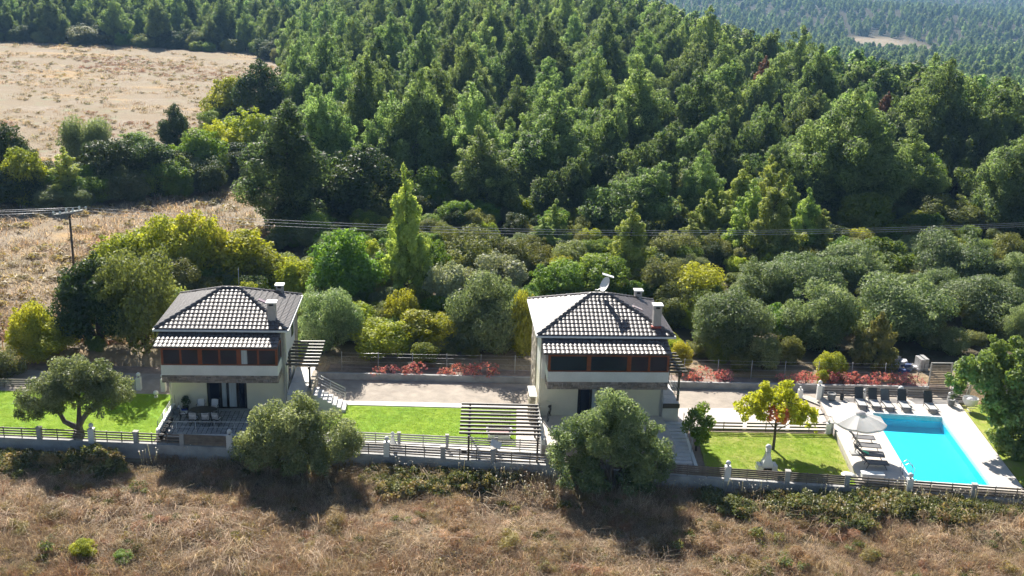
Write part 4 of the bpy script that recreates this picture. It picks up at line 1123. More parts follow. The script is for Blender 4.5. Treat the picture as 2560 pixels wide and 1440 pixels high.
PROTO = {
 'pine': [pine_proto(s, 13 + (s % 3), 8, (0, .03, .10, -.02, .06, 0, .14, .02)[s % 8]) for s in range(8)],
 'leanpine': [pine_proto(40 + s, 10.5, 7.5, .38 + .1 * s) for s in range(3)],
 'bigpine': [pine_proto(60 + s, 14, 10, .02, 'pine', 'big') for s in range(2)],
 'ypine': [pine_proto(80 + s, 9, 4.2, .0, 'ypine', 'young') for s in range(3)],
 'olive': [bush_proto(100 + s, 'olive', 5.3, 6., 40, (.21, .085), 62, .15, .72, 'greybark', -.02, 'olive_tree', 'olive tree', .38) for s in range(4)],
 'lime': [bush_proto(120 + s, 'lime', 5., 4.8, 34, (.21, .13), 46, .4, .72, low=-.03, rl=.40) for s in range(4)],
 'yellow': [bush_proto(140 + s, 'yellow', 4.5, 4.6, 32, (.20, .12), 48, .4, .72, low=.0, rl=.40) for s in range(2)],
 'dark': [bush_proto(150 + s, 'dark', 6.5, 5., 36, (.22, .12), 44, .25, .72, low=-.03, rl=.40) for s in range(3)],
 'brown': [bush_proto(160 + s, 'brown', 5.5, 5.2, 34, (.20, .10), 50, .4, .74, low=-.03, rl=.38) for s in range(3)],
 'silver': [bush_proto(170 + s, 'silver', 5., 4.5, 30, (.22, .13), 44, .5, .72, low=0., rl=.40) for s in range(2)],
 'grey': [bush_proto(180 + s, 'grey', 4., 4., 30, (.20, .09), 50, .3, .72, low=-.03, rl=.40) for s in range(3)],
 'green': [bush_proto(190 + s, 'green', 6., 5.4, 34, (.22, .13), 44, .3, .72, low=-.03, rl=.40) for s in range(3)],
 'vine': [bush_proto(200 + s, 'vine', 4.5, 5.2, 32, (.23, .14), 44, .4, .74, low=-.05, rl=.40) for s in range(2)],
 'spiky': [pine_proto(210, 4.3, 3.2, 0, 'spiky', 'young')],
 'red': [bush_proto(220 + s, 'red', .95, 1.2, 14, (.10, .05), 60, 1.6, .8, low=0, rl=.30, mats=[LEAF['red'], LEAF['weed'], LEAF['dryleaf']], extra=lambda P: np.random.RandomState(2).choice(3, len(P), p=[.84,.10,.06])) for s in range(3)],
}
PROTO['spiky'][0].update(name='conical_shrub', cat='shrub')
NAMES = {'lime': 'lime_shrub', 'yellow': 'yellow_shrub', 'dark': 'evergreen_tree', 'brown': 'oak_tree', 'silver': 'poplar_tree', 'grey': 'grey_shrub', 'green': 'leafy_tree', 'vine': 'vine_thicket', 'red': 'red_shrub'}
for k_, n_ in NAMES.items():
    for q_ in PROTO[k_]: q_['name'] = n_; q_['cat'] = 'tree' if 'tree' in n_ else 'shrub'

def plant(kind, x, y, z, H, W, label, group=None, rot=None, var=None):
    pr = PROTO[kind][var if var is not None else int(abs(x * 7.3 + y * 3.1)) % len(PROTO[kind])]
    t = thing(pr['name'], label, pr['cat'], (x, y, z), rot if rot is not None else (x * 1.7 + y) % 6.28, group)
    if kind in ('leanpine',): t.rotation_euler[2] = (x % .7) - .35
    t.scale = (W / pr['W'], W / pr['W'], H / pr['H'])
    link('trunk', pr['trunk'], t); link('crown', pr['crown'], t)
    return t

TREES = [
    (-34.42, 73.29, 4.2, 2.9, 'lime', 'small lime green shrub standing left of the dark evergreen by the left house'),
    (-34.82, 69.6, 2.7, 2.5, 'grey', 'grey green bush at the left edge behind the left lawn'),
    (-33.5, 73.14, 2.6, 4.3, 'lime', 'low yellow green bush between the left olive and the field'),
    (-30.34, 74.92, 7.0, 5.0, 'dark', 'tall dark evergreen just left of the left house'),
    (-26.62, 74.25, 8.4, 5.6, 'brown', 'tall sparse olive brown tree directly behind the left house corner'),
    (-33.07, 89.5, 5.2, 5.9, 'lime', 'lime green tree rising behind the tall olive brown tree'),
    (-29.43, 89.03, 6.5, 5.2, 'lime', 'bright lime tree in the clump behind the left house, nearest the pole'),
    (-26.99, 89.61, 7.2, 4.5, 'lime', 'highest lime green tree in the clump behind the left house'),
    (-23.91, 90.51, 5.5, 6.0, 'lime', 'broad lime tree behind the ridge of the left house'),
    (-26.97, 85.42, 4.2, 5.0, 'brown', 'olive brown bush behind the left slope of the left roof'),
    (-20.5, 89.46, 3.3, 3.8, 'lime', 'small lime tree behind the rear chimney of the left house'),
    (-18.15, 88.15, 3.7, 4.1, 'lime', 'yellow green tree right of the rear chimney of the left house'),
    (-13.7, 86.03, 6.7, 5.7, 'green', 'tall mid green leafy tree left of the slender bright young pine'),
    (-9.41, 87.44, 11.8, 3.9, 'ypine', 'slender bright young pine standing alone between the two houses'),
    (-7.06, 89.08, 5.3, 3.5, 'green', 'dark leafy bush right of the slender young pine'),
    (-13.66, 75.16, 4.8, 4.9, 'olive', 'grey green olive tree beside the right wall of the left house'),
    (-9.41, 75.26, 2.7, 4.2, 'lime', 'leafy lime bush behind the kerb between the two houses'),
    (-8.45, 79.45, 3.6, 2.5, 'yellow', 'small yellow shrub above the lime bushes between the houses'),
    (-6.05, 76.84, 3.0, 4.2, 'lime', 'lime bush left of the dark sided olive tree'),
    (-11.92, 78.57, 2.8, 3.4, 'lime', 'lime bush right of the olive beside the left house'),
    (-1.93, 76.49, 5.7, 5.6, 'olive', 'dark sided round olive tree left of the right house'),
    (-5.23, 85.06, 4.5, 3.7, 'silver', 'left one of the two silver leaved trees between the houses'),
    (-1.55, 87.03, 4.9, 5.1, 'silver', 'right one of the two silver leaved trees between the houses'),
    (-3.5, 95.09, 5.0, 5.9, 'brown', 'brown green oak under the power lines, left one of the pair'),
    (0.55, 95.12, 4.3, 4.8, 'brown', 'brown green oak under the power lines, right one of the pair'),
    (1.02, 75.46, 5.0, 2.2, 'yellow', 'narrow yellow lime bush against the left wall of the right house'),
    (3.83, 87.46, 4.3, 4.8, 'green', 'soft green bush behind the left eave of the right house'),
    (7.35, 89.05, 4.4, 5.2, 'green', 'soft green bush behind the satellite dish'),
    (10.83, 93.18, 8.2, 4.3, 'ypine', 'bright young pine behind the ridge of the right house'),
    (12.76, 87.99, 4.8, 3.8, 'grey', 'grey green bush behind the rear chimney of the right house'),
    (15.65, 87.75, 4.2, 5.1, 'yellow', 'bright yellow tree behind the right house'),
    (12.6, 74.64, 1.9, 1.6, 'yellow', 'small yellow shrub at the right wall of the right house'),
    (16.84, 77.85, 4.8, 5.8, 'olive', 'round olive tree nearest the right house behind the red shrubs'),
    (24.0, 80.21, 4.9, 5.8, 'olive', 'bushy bright olive tree second from the right house'),
    (21.87, 89.61, 4.2, 5.6, 'olive', 'olive tree behind the first two of the front olive row'),
    (26.07, 92.45, 4.1, 6.1, 'olive', 'olive tree in the middle of the back olive row'),
    (30.9, 95.49, 4.2, 6.6, 'olive', 'wide olive tree of the back row under the power lines'),
    (31.7, 83.32, 4.8, 7.5, 'olive', 'wide olive tree behind the rubble pile'),
    (35.07, 99.99, 3.9, 5.8, 'vine', 'bright green vine covered bush behind the olive grove'),
    (41.29, 98.02, 5.1, 7.2, 'olive', 'tall grey olive tree at the back right of the grove'),
    (39.92, 86.69, 4.0, 6.8, 'olive', 'broad olive tree behind the big leafy tree'),
    (36.76, 90.77, 3.5, 4.6, 'olive', 'small olive tree wedged in the middle of the grove'),
    (45.65, 95.05, 4.0, 4.4, 'olive', 'olive tree at the right edge of the grove'),
    (49.94, 104.58, 4.1, 4.4, 'brown', 'brown green bush at the right edge below the power lines'),
    (40.63, 81.55, 3.3, 2.9, 'olive', 'olive tree half cut by the right edge'),
    (18.69, 74.73, 2.6, 2.5, 'grey', 'dry grey bush between the two front olive trees'),
    (27.39, 75.94, 4.2, 2.5, 'spiky', 'spiky pale conical shrub beside the rubble pile'),
    (38.26, 115.92, 5.1, 5.3, 'vine', 'ivy covered stump like bush under the bright pines'),
    (49.92, 121.61, 4.1, 6.9, 'brown', 'pale brown bush left of the bright pine at the right edge'),
    (15.63, 101.93, 3.9, 4.3, 'grey', 'grey bush under the power lines behind the yellow tree'),
    (5.26, 97.82, 3.5, 3.8, 'grey', 'grey green bush at the foot of the pines above the right house'),
    (16.46, 122.25, 4.4, 5.6, 'grey', 'grey leaved oak among the pines'),
    (-23.15, 111.78, 13.6, 9.2, 'pine', 'huge dark pine at the forest edge beside the field'),
    (-16.76, 115.74, 8.7, 7.7, 'dark', 'dark round oak right of the huge pine'),
    (-22.8, 109.58, 4.1, 5.0, 'dark', 'dark bush at the foot of the huge pine'),
    (-12.01, 128.51, 15.1, 8.0, 'pine', 'tall pine with bright rim behind the slender young pine'),
    (-2.94, 121.29, 10.2, 7.4, 'pine', 'pine left of the two tall pines in the middle of the forest'),
    (3.61, 126.45, 13.4, 8.9, 'pine', 'tall pointed pine in the middle of the forest'),
    (11.31, 113.83, 8.3, 7.8, 'leanpine', 'leaning pine above the satellite dish'),
    (38.02, 123.15, 15.2, 11.2, 'bigpine', 'largest broad bright pine on the right of the forest'),
    (57.43, 147.05, 16.2, 10.5, 'bigpine', 'broad pine behind and right of the largest pine'),
    (56.49, 119.94, 11.1, 8.7, 'bigpine', 'bright round pine at the right edge above the power lines'),
    (24.9, 129.65, 9.8, 6.4, 'pine', 'pine left of the bright young pines'),
    (24.09, 107.19, 7.9, 4.5, 'ypine', 'leftmost of the bright young pines on the right slope'),
    (25.97, 103.65, 9.6, 5.2, 'ypine', 'tallest of the bright young pines on the right slope'),
    (29.6, 107.89, 7.1, 4.1, 'ypine', 'rightmost of the bright young pines on the right slope'),
    (21.73, 110.09, 5.1, 4.2, 'ypine', 'small bright young pine left of the bright group'),
    (47.85, 128.69, 10.2, 6.8, 'pine', 'grey green pine right of the largest pine'),
    (-19.74, 142.34, 15.5, 8.0, 'pine', 'tall pine above the dark round oak'),
    (-28.82, 170.5, 11.1, 5.4, 'pine', 'slim pine at the corner of the upper field'),
    (65.72, 148.4, 14.0, 8.3, 'pine', 'pine standing behind the bright round pine'),
    (20.5, 111.6, 5.8, 3.8, 'ypine', 'bright young pine second from the left on the right slope'),
    (24.68, 115.64, 8.2, 4.6, 'ypine', 'tall slim bright pine behind the left of the bright group'),
    (27.6, 116.94, 8.7, 4.7, 'ypine', 'tall slim bright pine behind the middle of the bright group'),
    (29.09, 111.88, 7.5, 4.3, 'ypine', 'slim bright pine behind the right of the bright group'),
    (31.11, 106.53, 5.2, 3.5, 'ypine', 'small bright young pine below the largest pine'),
    (17.38, 104.82, 4.3, 3.4, 'ypine', 'small bright young pine above the yellow tree'),
    (17.72, 114.7, 4.4, 3.3, 'ypine', 'narrow bright young pine at the left end of the bright slope'),
    (2.7, 104.5, 3.9, 3.2, 'ypine', 'small bright young pine under the tall pointed pine'),
    (4.45, 109.49, 4.7, 3.1, 'ypine', 'narrow bright young pine right of the tall pointed pine'),
    (-58.95, 123.59, 8.5, 5.6, 'dark', 'dark olive bush at the left end of the field hedge'),
    (-55.35, 119.69, 6.2, 5.0, 'lime', 'yellow green bush near the left end of the field hedge'),
    (-51.35, 120.26, 6.5, 4.8, 'ypine', 'pale young pine in the field hedge'),
    (-54.89, 136.47, 7.2, 6.7, 'olive', 'grey green round bush standing proud of the field hedge'),
    (-47.53, 125.76, 7.5, 6.7, 'dark', 'dark bush in the middle of the field hedge'),
    (-43.96, 127.24, 6.7, 6.3, 'dark', 'dark green bush right of the middle of the field hedge'),
    (-51.52, 145.17, 4.4, 6.5, 'green', 'bright green bush on the far side of the field hedge'),
    (-48.08, 150.87, 7.5, 4.2, 'dark', 'narrow dark tree in the field hedge'),
    (-41.94, 130.86, 4.5, 5.9, 'brown', 'olive brown bush on the near side of the field hedge'),
    (-39.82, 133.85, 7.0, 6.6, 'green', 'green bush in the right half of the field hedge'),
    (-38.86, 141.67, 7.0, 6.4, 'lime', 'lime bush in the right half of the field hedge'),
    (-36.64, 146.8, 8.0, 7.7, 'lime', 'bright yellow green bush at the right end of the field hedge'),
    (-47.5, 178.05, 8.3, 7.9, 'lime', 'lime bush at the corner of the upper field'),
    (-40.35, 171.4, 11.9, 8.0, 'dark', 'tall dark tree at the corner of the upper field'),
    (-37.88, 179.58, 7.5, 6.7, 'green', 'green tree behind the dark tree at the field corner'),
    (-126.58, 323.76, 5.3, 13.5, 'brown', 'round olive brown bush at the far edge of the upper field'),
    (-158.12, 345.44, 5.2, 10.0, 'grey', 'grey bush at the far left edge of the upper field'),
]
GR = {'pine': 'tall pines picked out of the forest', 'leanpine': 'tall pines picked out of the forest', 'bigpine': 'tall pines picked out of the forest', 'ypine': 'bright young pines', 'olive': 'olive trees behind the drive'}
for x, y, H, W, k, lb in TREES:
    plant(k, x, y, float(ground(x, y)) - .05, H * (1.08 if k == 'olive' else 1) + .1, W * (1.0 if k == 'olive' else 1.04 if k == 'ypine' else 1.06), lb, GR.get(k))

# ---------------------------------------------------------------- trees in the yard and in front of the wall
def near_tree(name, label, cat, loc, limbs, C, Rr, lm, dens, leafs, seed, rnd=.75, flat=.9, barkm='greybark', extra=None, mats=None, shell=.35, up=.3):
    t = thing(name, label, cat, loc)
    link('trunk', limb_mesh('trunk', limbs, M[barkm], 9), t)
    rng = np.random.RandomState(seed)
    link('crown', foliage('crown', C, Rr, dens, *leafs, rng, mats or LEAF[lm], rndn=rnd, up=up, shell=shell, flat=flat, low=-.95, extra=extra), t)
    return t

def lobes_in(rng, n, c, r, k0=.62, k1=1.0, zmin=-.8, rl=.3):
    C = []; Rr = []
    while len(C) < n:
        d = rng.normal(size=3); d /= np.linalg.norm(d)
        if d[2] < zmin: continue
        k = rng.uniform(k0, k1)
        C.append(arr(*c) + d * arr(*r) * k * (1 - rl * .5)); Rr.append(min(r) * rl * rng.uniform(.7, 1.25))
    return C, Rr

# left olive: forked trunk, wide crown
rng = np.random.RandomState(7); C = []; Rr = []
for c, r, n in (((-2.2,.1,2.5),(1.7,1.5,1.3),15), ((.2,.3,3.9),(2.1,1.8,1.35),20), ((2.3,.1,3.2),(1.6,1.5,1.25),15), ((-.6,-.5,2.9),(1.8,1.2,1.0),10), ((-3.0,0,1.75),(.8,.9,.8),6), ((1.6,-.4,2.4),(1.2,1.0,.8),8), ((-1.6,-.2,1.7),(1.3,1.1,.9),9), ((2.7,0,2.4),(1.0,1.0,.9),7), ((.2,.4,2.9),(1.9,1.4,.9),14), ((-1.2,.2,3.4),(1.6,1.4,1.0),12), ((1.4,.2,3.9),(1.5,1.4,.9),12)):
    a, b_ = lobes_in(rng, n, c, r, .55, 1., rl=.42); C += a; Rr += b_
limbs = [([(0,0,-.1),(.05,0,.4),(.0,0,.8)], [.42,.30,.26]),
         ([(0,0,.6),(-.75,-.05,1.0),(-1.1,0,1.7),(-2.0,.1,2.5)], [.20,.15,.12,.05]), ([(0,0,.6),(.35,.05,1.2),(.9,.1,1.9),(2.0,.1,3.0)], [.22,.17,.12,.05]),
         ([(.1,0,.7),(.1,.2,1.8),(.2,.3,3.4)], [.18,.12,.05]), ([(.6,.1,1.5),(1.3,-.3,2.0),(1.7,-.3,2.4)], [.09,.06,.03]), ([(-1.0,0,1.5),(-1.6,-.3,1.9),(-2.6,0,2.2)], [.09,.06,.03])]
near_tree('olive_tree', 'wide grey green olive tree with forked trunk on the left lawn', 'olive tree', (-26.2, 60.3, -.4), limbs, C, Rr, 'olive', 95, (.17,.065), 71, shell=.3)

# middle and right olives stand in the rough below the wall
def low_olive(label, loc, rw, H, seed, tops):
    rng = np.random.RandomState(seed); C = []; Rr = []
    for c, r, n in tops:
        a, b_ = lobes_in(rng, n, c, r, .6, 1., -.9, .36); C += a; Rr += b_
    limbs = [([(0,0,-.2),(.05,.05,.6),(-.3,.1,1.6),(-1.3,.1,2.8)], [.32,.24,.15,.05]), ([(.05,.05,.5),(.5,0,1.5),(1.4,.1,2.6)], [.22,.14,.05]), ([(0,0,.5),(.05,.3,2.0),(.1,.3,3.9)], [.2,.12,.04])]
    return near_tree('olive_tree', label, 'olive tree', loc, limbs, C, Rr, 'olive', 95, (.18,.07), seed, shell=.3)
low_olive('bushy grey green olive in the rough in front of the left house', (-12.2, 57.6, -1.5), 3.8, 5.8, 81,
          [((-.6,0,3.2),(2.6,2.0,2.3),34), ((1.9,.1,2.7),(1.9,1.7,2.0),22), ((-2.3,0,2.2),(1.5,1.5,1.7),16), ((.4,-.5,1.6),(2.6,1.5,1.4),18), ((.2,.2,4.3),(1.6,1.4,1.2),12)])
low_olive('large bushy olive in the rough in front of the right house', (6.1, 57.0, -1.5), 3.8, 6.7, 91,
          [((-.2,.1,4.2),(2.5,2.0,2.3),34), ((-2.3,0,2.6),(1.6,1.6,2.2),20), ((2.2,0,2.8),(1.6,1.6,1.9),20), ((0,-.7,2.2),(2.6,1.5,1.9),20), ((-1.4,-.3,.9),(1.8,1.4,1.0),10), ((2.3,0,1.5),(1.5,1.4,1.4),14), ((-2.4,.1,3.9),(1.2,1.2,1.1),10), ((2.2,.1,4.1),(1.3,1.2,1.0),10), ((.2,.2,5.4),(1.5,1.3,1.1),10)])

# yellow tree on the right lawn, its heart turned orange pink
rng = np.random.RandomState(17); C = []; Rr = []
for c, r, n in (((-.3,0,2.9),(2.4,1.9,1.2),34), ((-.1,.2,3.9),(1.6,1.3,.8),18), ((1.6,0,2.5),(1.4,1.3,.85),18), ((-1.6,0,2.7),(1.2,1.1,.85),16), ((2.2,-.2,1.75),(.8,.7,.35),5)):
    a, b_ = lobes_in(rng, n, c, r, .5, 1.05, -.8, .34); C += a; Rr += b_
limbs = [([(0,0,-.05),(.02,0,.9),(0,.02,1.7),(.02,0,2.6),(.05,0,3.8)], [.10,.085,.075,.05,.02])]
for k in range(12):
    a = k * 2.4; z0 = 1.3 + k * .17
    limbs.append(([(0,0,z0),(math.cos(a)*.8,math.sin(a)*.7,z0+.5),(math.cos(a)*1.8,math.sin(a)*1.5,z0+.75)], [.035,.025,.008]))
near_tree('yellow_tree', 'yellow leaved tree with pinkish heart on the right lawn', 'tree', (16.6, 61.65, -.4), limbs, C, Rr, 'ytree', 80, (.20,.11), 171, barkm='bark',
          mats=[LEAF['ytree'], LEAF['pink']], extra=lambda P: ((((P[:,0]+.1)/.8)**2 + ((P[:,1]+.9)/1.2)**2 + ((P[:,2]-2.5)/.85)**2) < 1 + .5*np.sin(P[:,0]*9)).astype(int))

# clipped dark shrub at the left end of the right lawn
rng = np.random.RandomState(19); C, Rr = lobes_in(rng, 34, (0,0,1.65), (1.0,.95,1.55), .55, 1., -.95, .36)
near_tree('evergreen_shrub', 'dark upright leafy shrub at the left end of the right lawn', 'shrub', (11.75, 61.35, -.4), [([(0,0,-.05),(0,0,1.5)], [.08,.04])], C, Rr, 'green', 95, (.16,.09), 191, barkm='bark')

# big leafy tree at the right edge
rng = np.random.RandomState(23); C = []; Rr = []
for c, r, n in (((-.6,0,4.7),(2.6,2.2,2.0),30), ((-2.8,.4,5.0),(1.7,1.5,1.4),14), ((1.6,.2,4.2),(2.8,2.4,2.6),30), ((-.6,-.8,2.9),(2.1,1.6,1.4),18), ((.9,-1.5,1.4),(1.7,1.5,1.2),14), ((1.4,-2.6,.5),(1.3,1.3,.9),12), ((-.9,-1.6,.9),(1.3,1.2,1.0),12), ((.2,-.4,1.0),(2.0,1.6,1.2),16), ((-3.6,.6,4.1),(1.0,1.0,.9),8), ((-1.0,.2,6.5),(1.7,1.5,.9),10)):
    a, b_ = lobes_in(rng, n, c, r, .5, 1.05, -.9, .36); C += a; Rr += b_
limbs = [([(0,0,-.1),(.1,0,1.2),(0,0,2.6),(.3,.1,4.6)], [.3,.24,.2,.06]), ([(0,0,1.8),(-1.0,.1,3.2),(-2.6,.3,4.8)], [.16,.10,.04]), ([(.1,0,1.2),(.6,-.9,1.6),(1.0,-1.6,1.7)], [.12,.08,.03]), ([(0,0,2.3),(1.2,.2,3.4),(2.4,.2,4.6)], [.14,.09,.03])]
near_tree('leafy_tree', 'big leafy green tree overhanging the right side of the pool deck', 'tree', (31.9, 63.2, -.3), limbs, C, Rr, 'bigleaf', 60, (.26,.15), 231, barkm='bark', rnd=.9)
rng = np.random.RandomState(29); C, Rr = lobes_in(rng, 16, (0,0,.7), (1.2,1.2,.8), .5, 1., -.6, .4)
near_tree('leafy_shrub', 'leafy bush at the right edge below the big tree', 'shrub', (32.0, 58.6, -.3), [([(0,0,-.05),(0,0,.7)], [.05,.03])], C, Rr, 'bigleaf', 60, (.22,.12), 291, barkm='bark')

# red shrubs along the kerb
ORD = 'first second third fourth fifth sixth seventh eighth ninth tenth eleventh twelfth'.split()
for i, (x, dy, s) in enumerate(((-9.3,.1,.8),(-8.4,.3,.9),(-7.4,.2,.8),(-6.6,.4,1.1),(-4.6,.3,.75),(-3.6,.5,1.0),(-2.6,.3,1.1),(-1.5,.2,1.3),(12.9,.3,.9),(13.8,.5,1.2),(14.9,.3,.9),(15.5,.6,1.0),
                                (19.6,.5,.8),(20.6,.3,.9),(21.4,.6,1.0),(22.4,.4,.9),(23.2,.7,1.0),(24.0,.4,1.1),(24.9,.6,1.0),(25.8,.3,.9),(26.7,.6,1.05),(27.6,.4,1.0),(28.5,.5,1.1),(29.3,.3,.9))):
    y = 71.45 + .03 * x + dy
    k = i if i < 8 else i - 8 if i < 12 else i - 12
    plant('red', x, y, -.24, .95 * s, 1.35 * s, ORD[k] + ' red shrub from the left ' + ('between the two houses' if i < 8 else 'just right of the right house' if i < 12 else 'behind the pool loungers'), 'red shrubs along the kerb')
for x, y, s in ((3.4,71.9,.5), (2.2,72.1,.5), (22.5,72.6,.7)):
    plant('lime', x, y, -.25, 1.0 * s * 1.6, .9, 'small yellow green plant beside the wire fence', 'small plants beside the wire fence', var=1)

# ---------------------------------------------------------------- instancing for what nobody could count
def scatter(name, label, P, rot, scl, idx, sources, cat=None):
    """one object: a point cloud mesh whose points carry copies of the sources"""
    src = bpy.data.collections.new(name + '_sources')
    for k, me in enumerate(sources):
        src.objects.link(bpy.data.objects.new('%s_%03d' % (name, k), me))
    me = bpy.data.meshes.new(name); P = np.asarray(P, np.float32)
    me.vertices.add(len(P)); me.vertices.foreach_set('co', P.ravel())
    for nm, tp, fld, dat in (('rot', 'FLOAT_VECTOR', 'vector', rot), ('scl', 'FLOAT_VECTOR', 'vector', scl), ('idx', 'INT', 'value', idx)):
        a = me.attributes.new(nm, tp, 'POINT'); a.data.foreach_set(fld, np.asarray(dat, np.int32 if tp == 'INT' else np.float32).ravel())
    o = link(name, me)
    g = bpy.data.node_groups.new(name, 'GeometryNodeTree')
    g.interface.new_socket('Geometry', in_out='INPUT', socket_type='NodeSocketGeometry')
    g.interface.new_socket('Geometry', in_out='OUTPUT', socket_type='NodeSocketGeometry')
    gi = g.nodes.new('NodeGroupInput'); go = g.nodes.new('NodeGroupOutput')
    ci = g.nodes.new('GeometryNodeCollectionInfo'); ci.inputs[0].default_value = src; ci.inputs[1].default_value = True; ci.inputs[2].default_value = True
    ip = g.nodes.new('GeometryNodeInstanceOnPoints'); ip.inputs['Pick Instance'].default_value = True
    def attr(nm, tp):
        n = g.nodes.new('GeometryNodeInputNamedAttribute'); n.data_type = tp; n.inputs[0].default_value = nm; return n.outputs[0]
    g.links.new(gi.outputs[0], ip.inputs['Points']); g.links.new(ci.outputs[0], ip.inputs['Instance'])
    g.links.new(attr('idx', 'INT'), ip.inputs['Instance Index']); g.links.new(attr('rot', 'FLOAT_VECTOR'), ip.inputs['Rotation']); g.links.new(attr('scl', 'FLOAT_VECTOR'), ip.inputs['Scale'])
    g.links.new(ip.outputs[0], go.inputs[0])
    md = o.modifiers.new('scatter', 'NODES'); md.node_group = g
    tag(o, label, cat, kind='stuff'); return o

CT, ST = math.cos(R(16.95)), math.sin(R(16.95))
def in_view(x, y, z=6., mg=.08):
    Z = y * CT + (28.4 - z) * ST; u = 2700 * x / Z / 2560
    v = 2700 * ((28.4 - z) * CT - y * ST) / Z / 1440
    return (Z > 1) & (np.abs(u) < .5 + mg) & (v > -.62) & (v < .6)

# the pine forest: jittered rows, the largest in view as trees of their own, the rest as one mass
rng = np.random.RandomState(5)
pts = []
for y in np.arange(106, 440, 3.6):
    for x in np.arange(-330, 130, 4.2):
        pts.append((x + rng.uniform(-2.4, 2.4), y + rng.uniform(-2.4, 2.4)))
pts = np.array(pts)
ok = is_forest(pts[:,0] - 2.5, pts[:,1]) & in_view(pts[:,0], pts[:,1], 12, .16)
front = np.interp(pts[:,0], [-25,-10,5,20,35,60,80], [112,118,116,120,122,126,130])
ok &= (pts[:,1] > front) & (pts[:,0] < edge_x(pts[:,1]) + 8) & ((pts[:,1] < 330) | (pts[:,0] < -40))
pts = pts[ok]
named = np.array([(t_[0], t_[1], t_[3]) for t_ in TREES])
dist = np.sqrt(((pts[:,None,:] - named[None,:,:2]) ** 2).sum(-1)) - named[None,:,2] * .42
pts = pts[dist.min(1) > 1.6]
keep = []
cell = {}
for i in np.argsort(pts[:,1]):
    x, y = pts[i]; md_ = 6.3 + 3.0 * rng.rand(); kx, ky = int(x // 9.4), int(y // 9.4)
    if all((x - a) ** 2 + (y - b_) ** 2 > md_ ** 2 for dx in (-1,0,1) for dy in (-1,0,1) for a, b_ in cell.get((kx+dx, ky+dy), ())):
        cell.setdefault((kx, ky), []).append((x, y)); keep.append(i)
pts = pts[keep]
order = np.argsort(pts[:,1])
pts = pts[order]
n_ind = 285
lean_zone = lambda x, y: (x > 2) and (y > 112)
for i, (x, y) in enumerate(pts[:n_ind]):
    k = 'pine'
    if lean_zone(x, y) and rng.rand() < .5: k = 'leanpine'
    elif rng.rand() < .06: k = 'green'
    elif rng.rand() < .05: k = 'grey'
    H = {'pine': rng.uniform(8.5, 15.5), 'leanpine': rng.uniform(8, 12), 'green': rng.uniform(6, 8), 'grey': rng.uniform(4.5, 6.5)}[k]
    W = {'pine': 2.2 + H * rng.uniform(.32, .46), 'leanpine': 2 + H * rng.uniform(.40, .52), 'green': 6, 'grey': 5.5}[k]
    lb = {'pine': 'upright pine in the dense forest behind the houses', 'leanpine': 'wind leaned pine in the dense forest behind the houses', 'green': 'broad leaved tree among the forest pines', 'grey': 'grey leaved oak among the forest pines'}[k]
    pxx = 2700 * x / (y * CT + 18 * ST) + 1280
    size = 'tall ' if H > 13 else 'short ' if H < 10.2 else ''
    kind_ = {'pine': 'slim upright pine' if W / H < .56 else 'broad upright pine', 'leanpine': 'leaning pine', 'green': 'leafy green tree', 'grey': 'grey leaved oak'}[k]
    rank = 'in the forest front' if y < 140 else 'low in the forest' if y < 165 else 'halfway up the forest' if y < 190 else 'high in the forest' if y < 225 else 'near the forest top'
    zone = ('beside the field corner', 'above the huge dark pine', 'above the slender young pine', 'between the two houses', 'left of the tall pointed pine', 'above the right house', 'above the satellite dish', 'above the yellow tree', 'above the bright young pines', 'left of the largest pine', 'right of the largest pine', 'towards the right edge')[int(np.searchsorted([680, 820, 960, 1100, 1230, 1370, 1500, 1650, 1820, 2000, 2200], pxx))]
    lb = size + kind_ + ' ' + rank + ', ' + zone
    plant(k, float(x), float(y), float(ground(x, y)) - .1, H, W, lb, 'trees of the pine forest', rot=rng.uniform(0, 6.28))
PROTO['dead'] = [pine_proto(97, 11, 5.5, .05, 'dead', 'pine')]
PROTO['dead'][0]['name'] = 'dead_pine_tree'
for x, y, H, lb in ((44.5, 199, 9, 'dead red brown pine on the ridge of the forest'), (58, 172, 8, 'dead red brown pine low on the right shoulder of the forest'), (12, 150, 8, 'dead brown pine in the middle of the forest')):
    plant('dead', x, y, float(ground(x, y)), H, H * .5, lb)
far = pts[n_ind:]
src_p = PROTO['pine'] + PROTO['leanpine'][:2]
def far_arrays(P, rng, nsrc, nlean, h0, h1, wide=.6):
    n = len(P); idx = rng.randint(0, nsrc, n)
    H = rng.uniform(h0, h1, n) * np.where(P[:,0] < -50, 1.2, 1)
    pr = src_p
    s = np.array([[H[i] * wide * rng.uniform(.9, 1.12) / pr[idx[i]]['W'], 0, H[i] / pr[idx[i]]['H']] for i in range(n)]); s[:,1] = s[:,0]
    rot = np.zeros((n, 3)); rot[:,2] = rng.uniform(0, 6.28, n)
    lean_i = idx >= nsrc - nlean
    rot[lean_i, 2] = rng.uniform(-.5, .5, lean_i.sum())
    Z = ground(P[:,0], P[:,1]) - .1
    return np.column_stack([P, Z]), rot, s, idx
scatter('pine_forest', 'dense pine forest filling the far plain', *far_arrays(far, rng, len(src_p), 2, 9, 15.5), [q['crown'] for q in src_p])

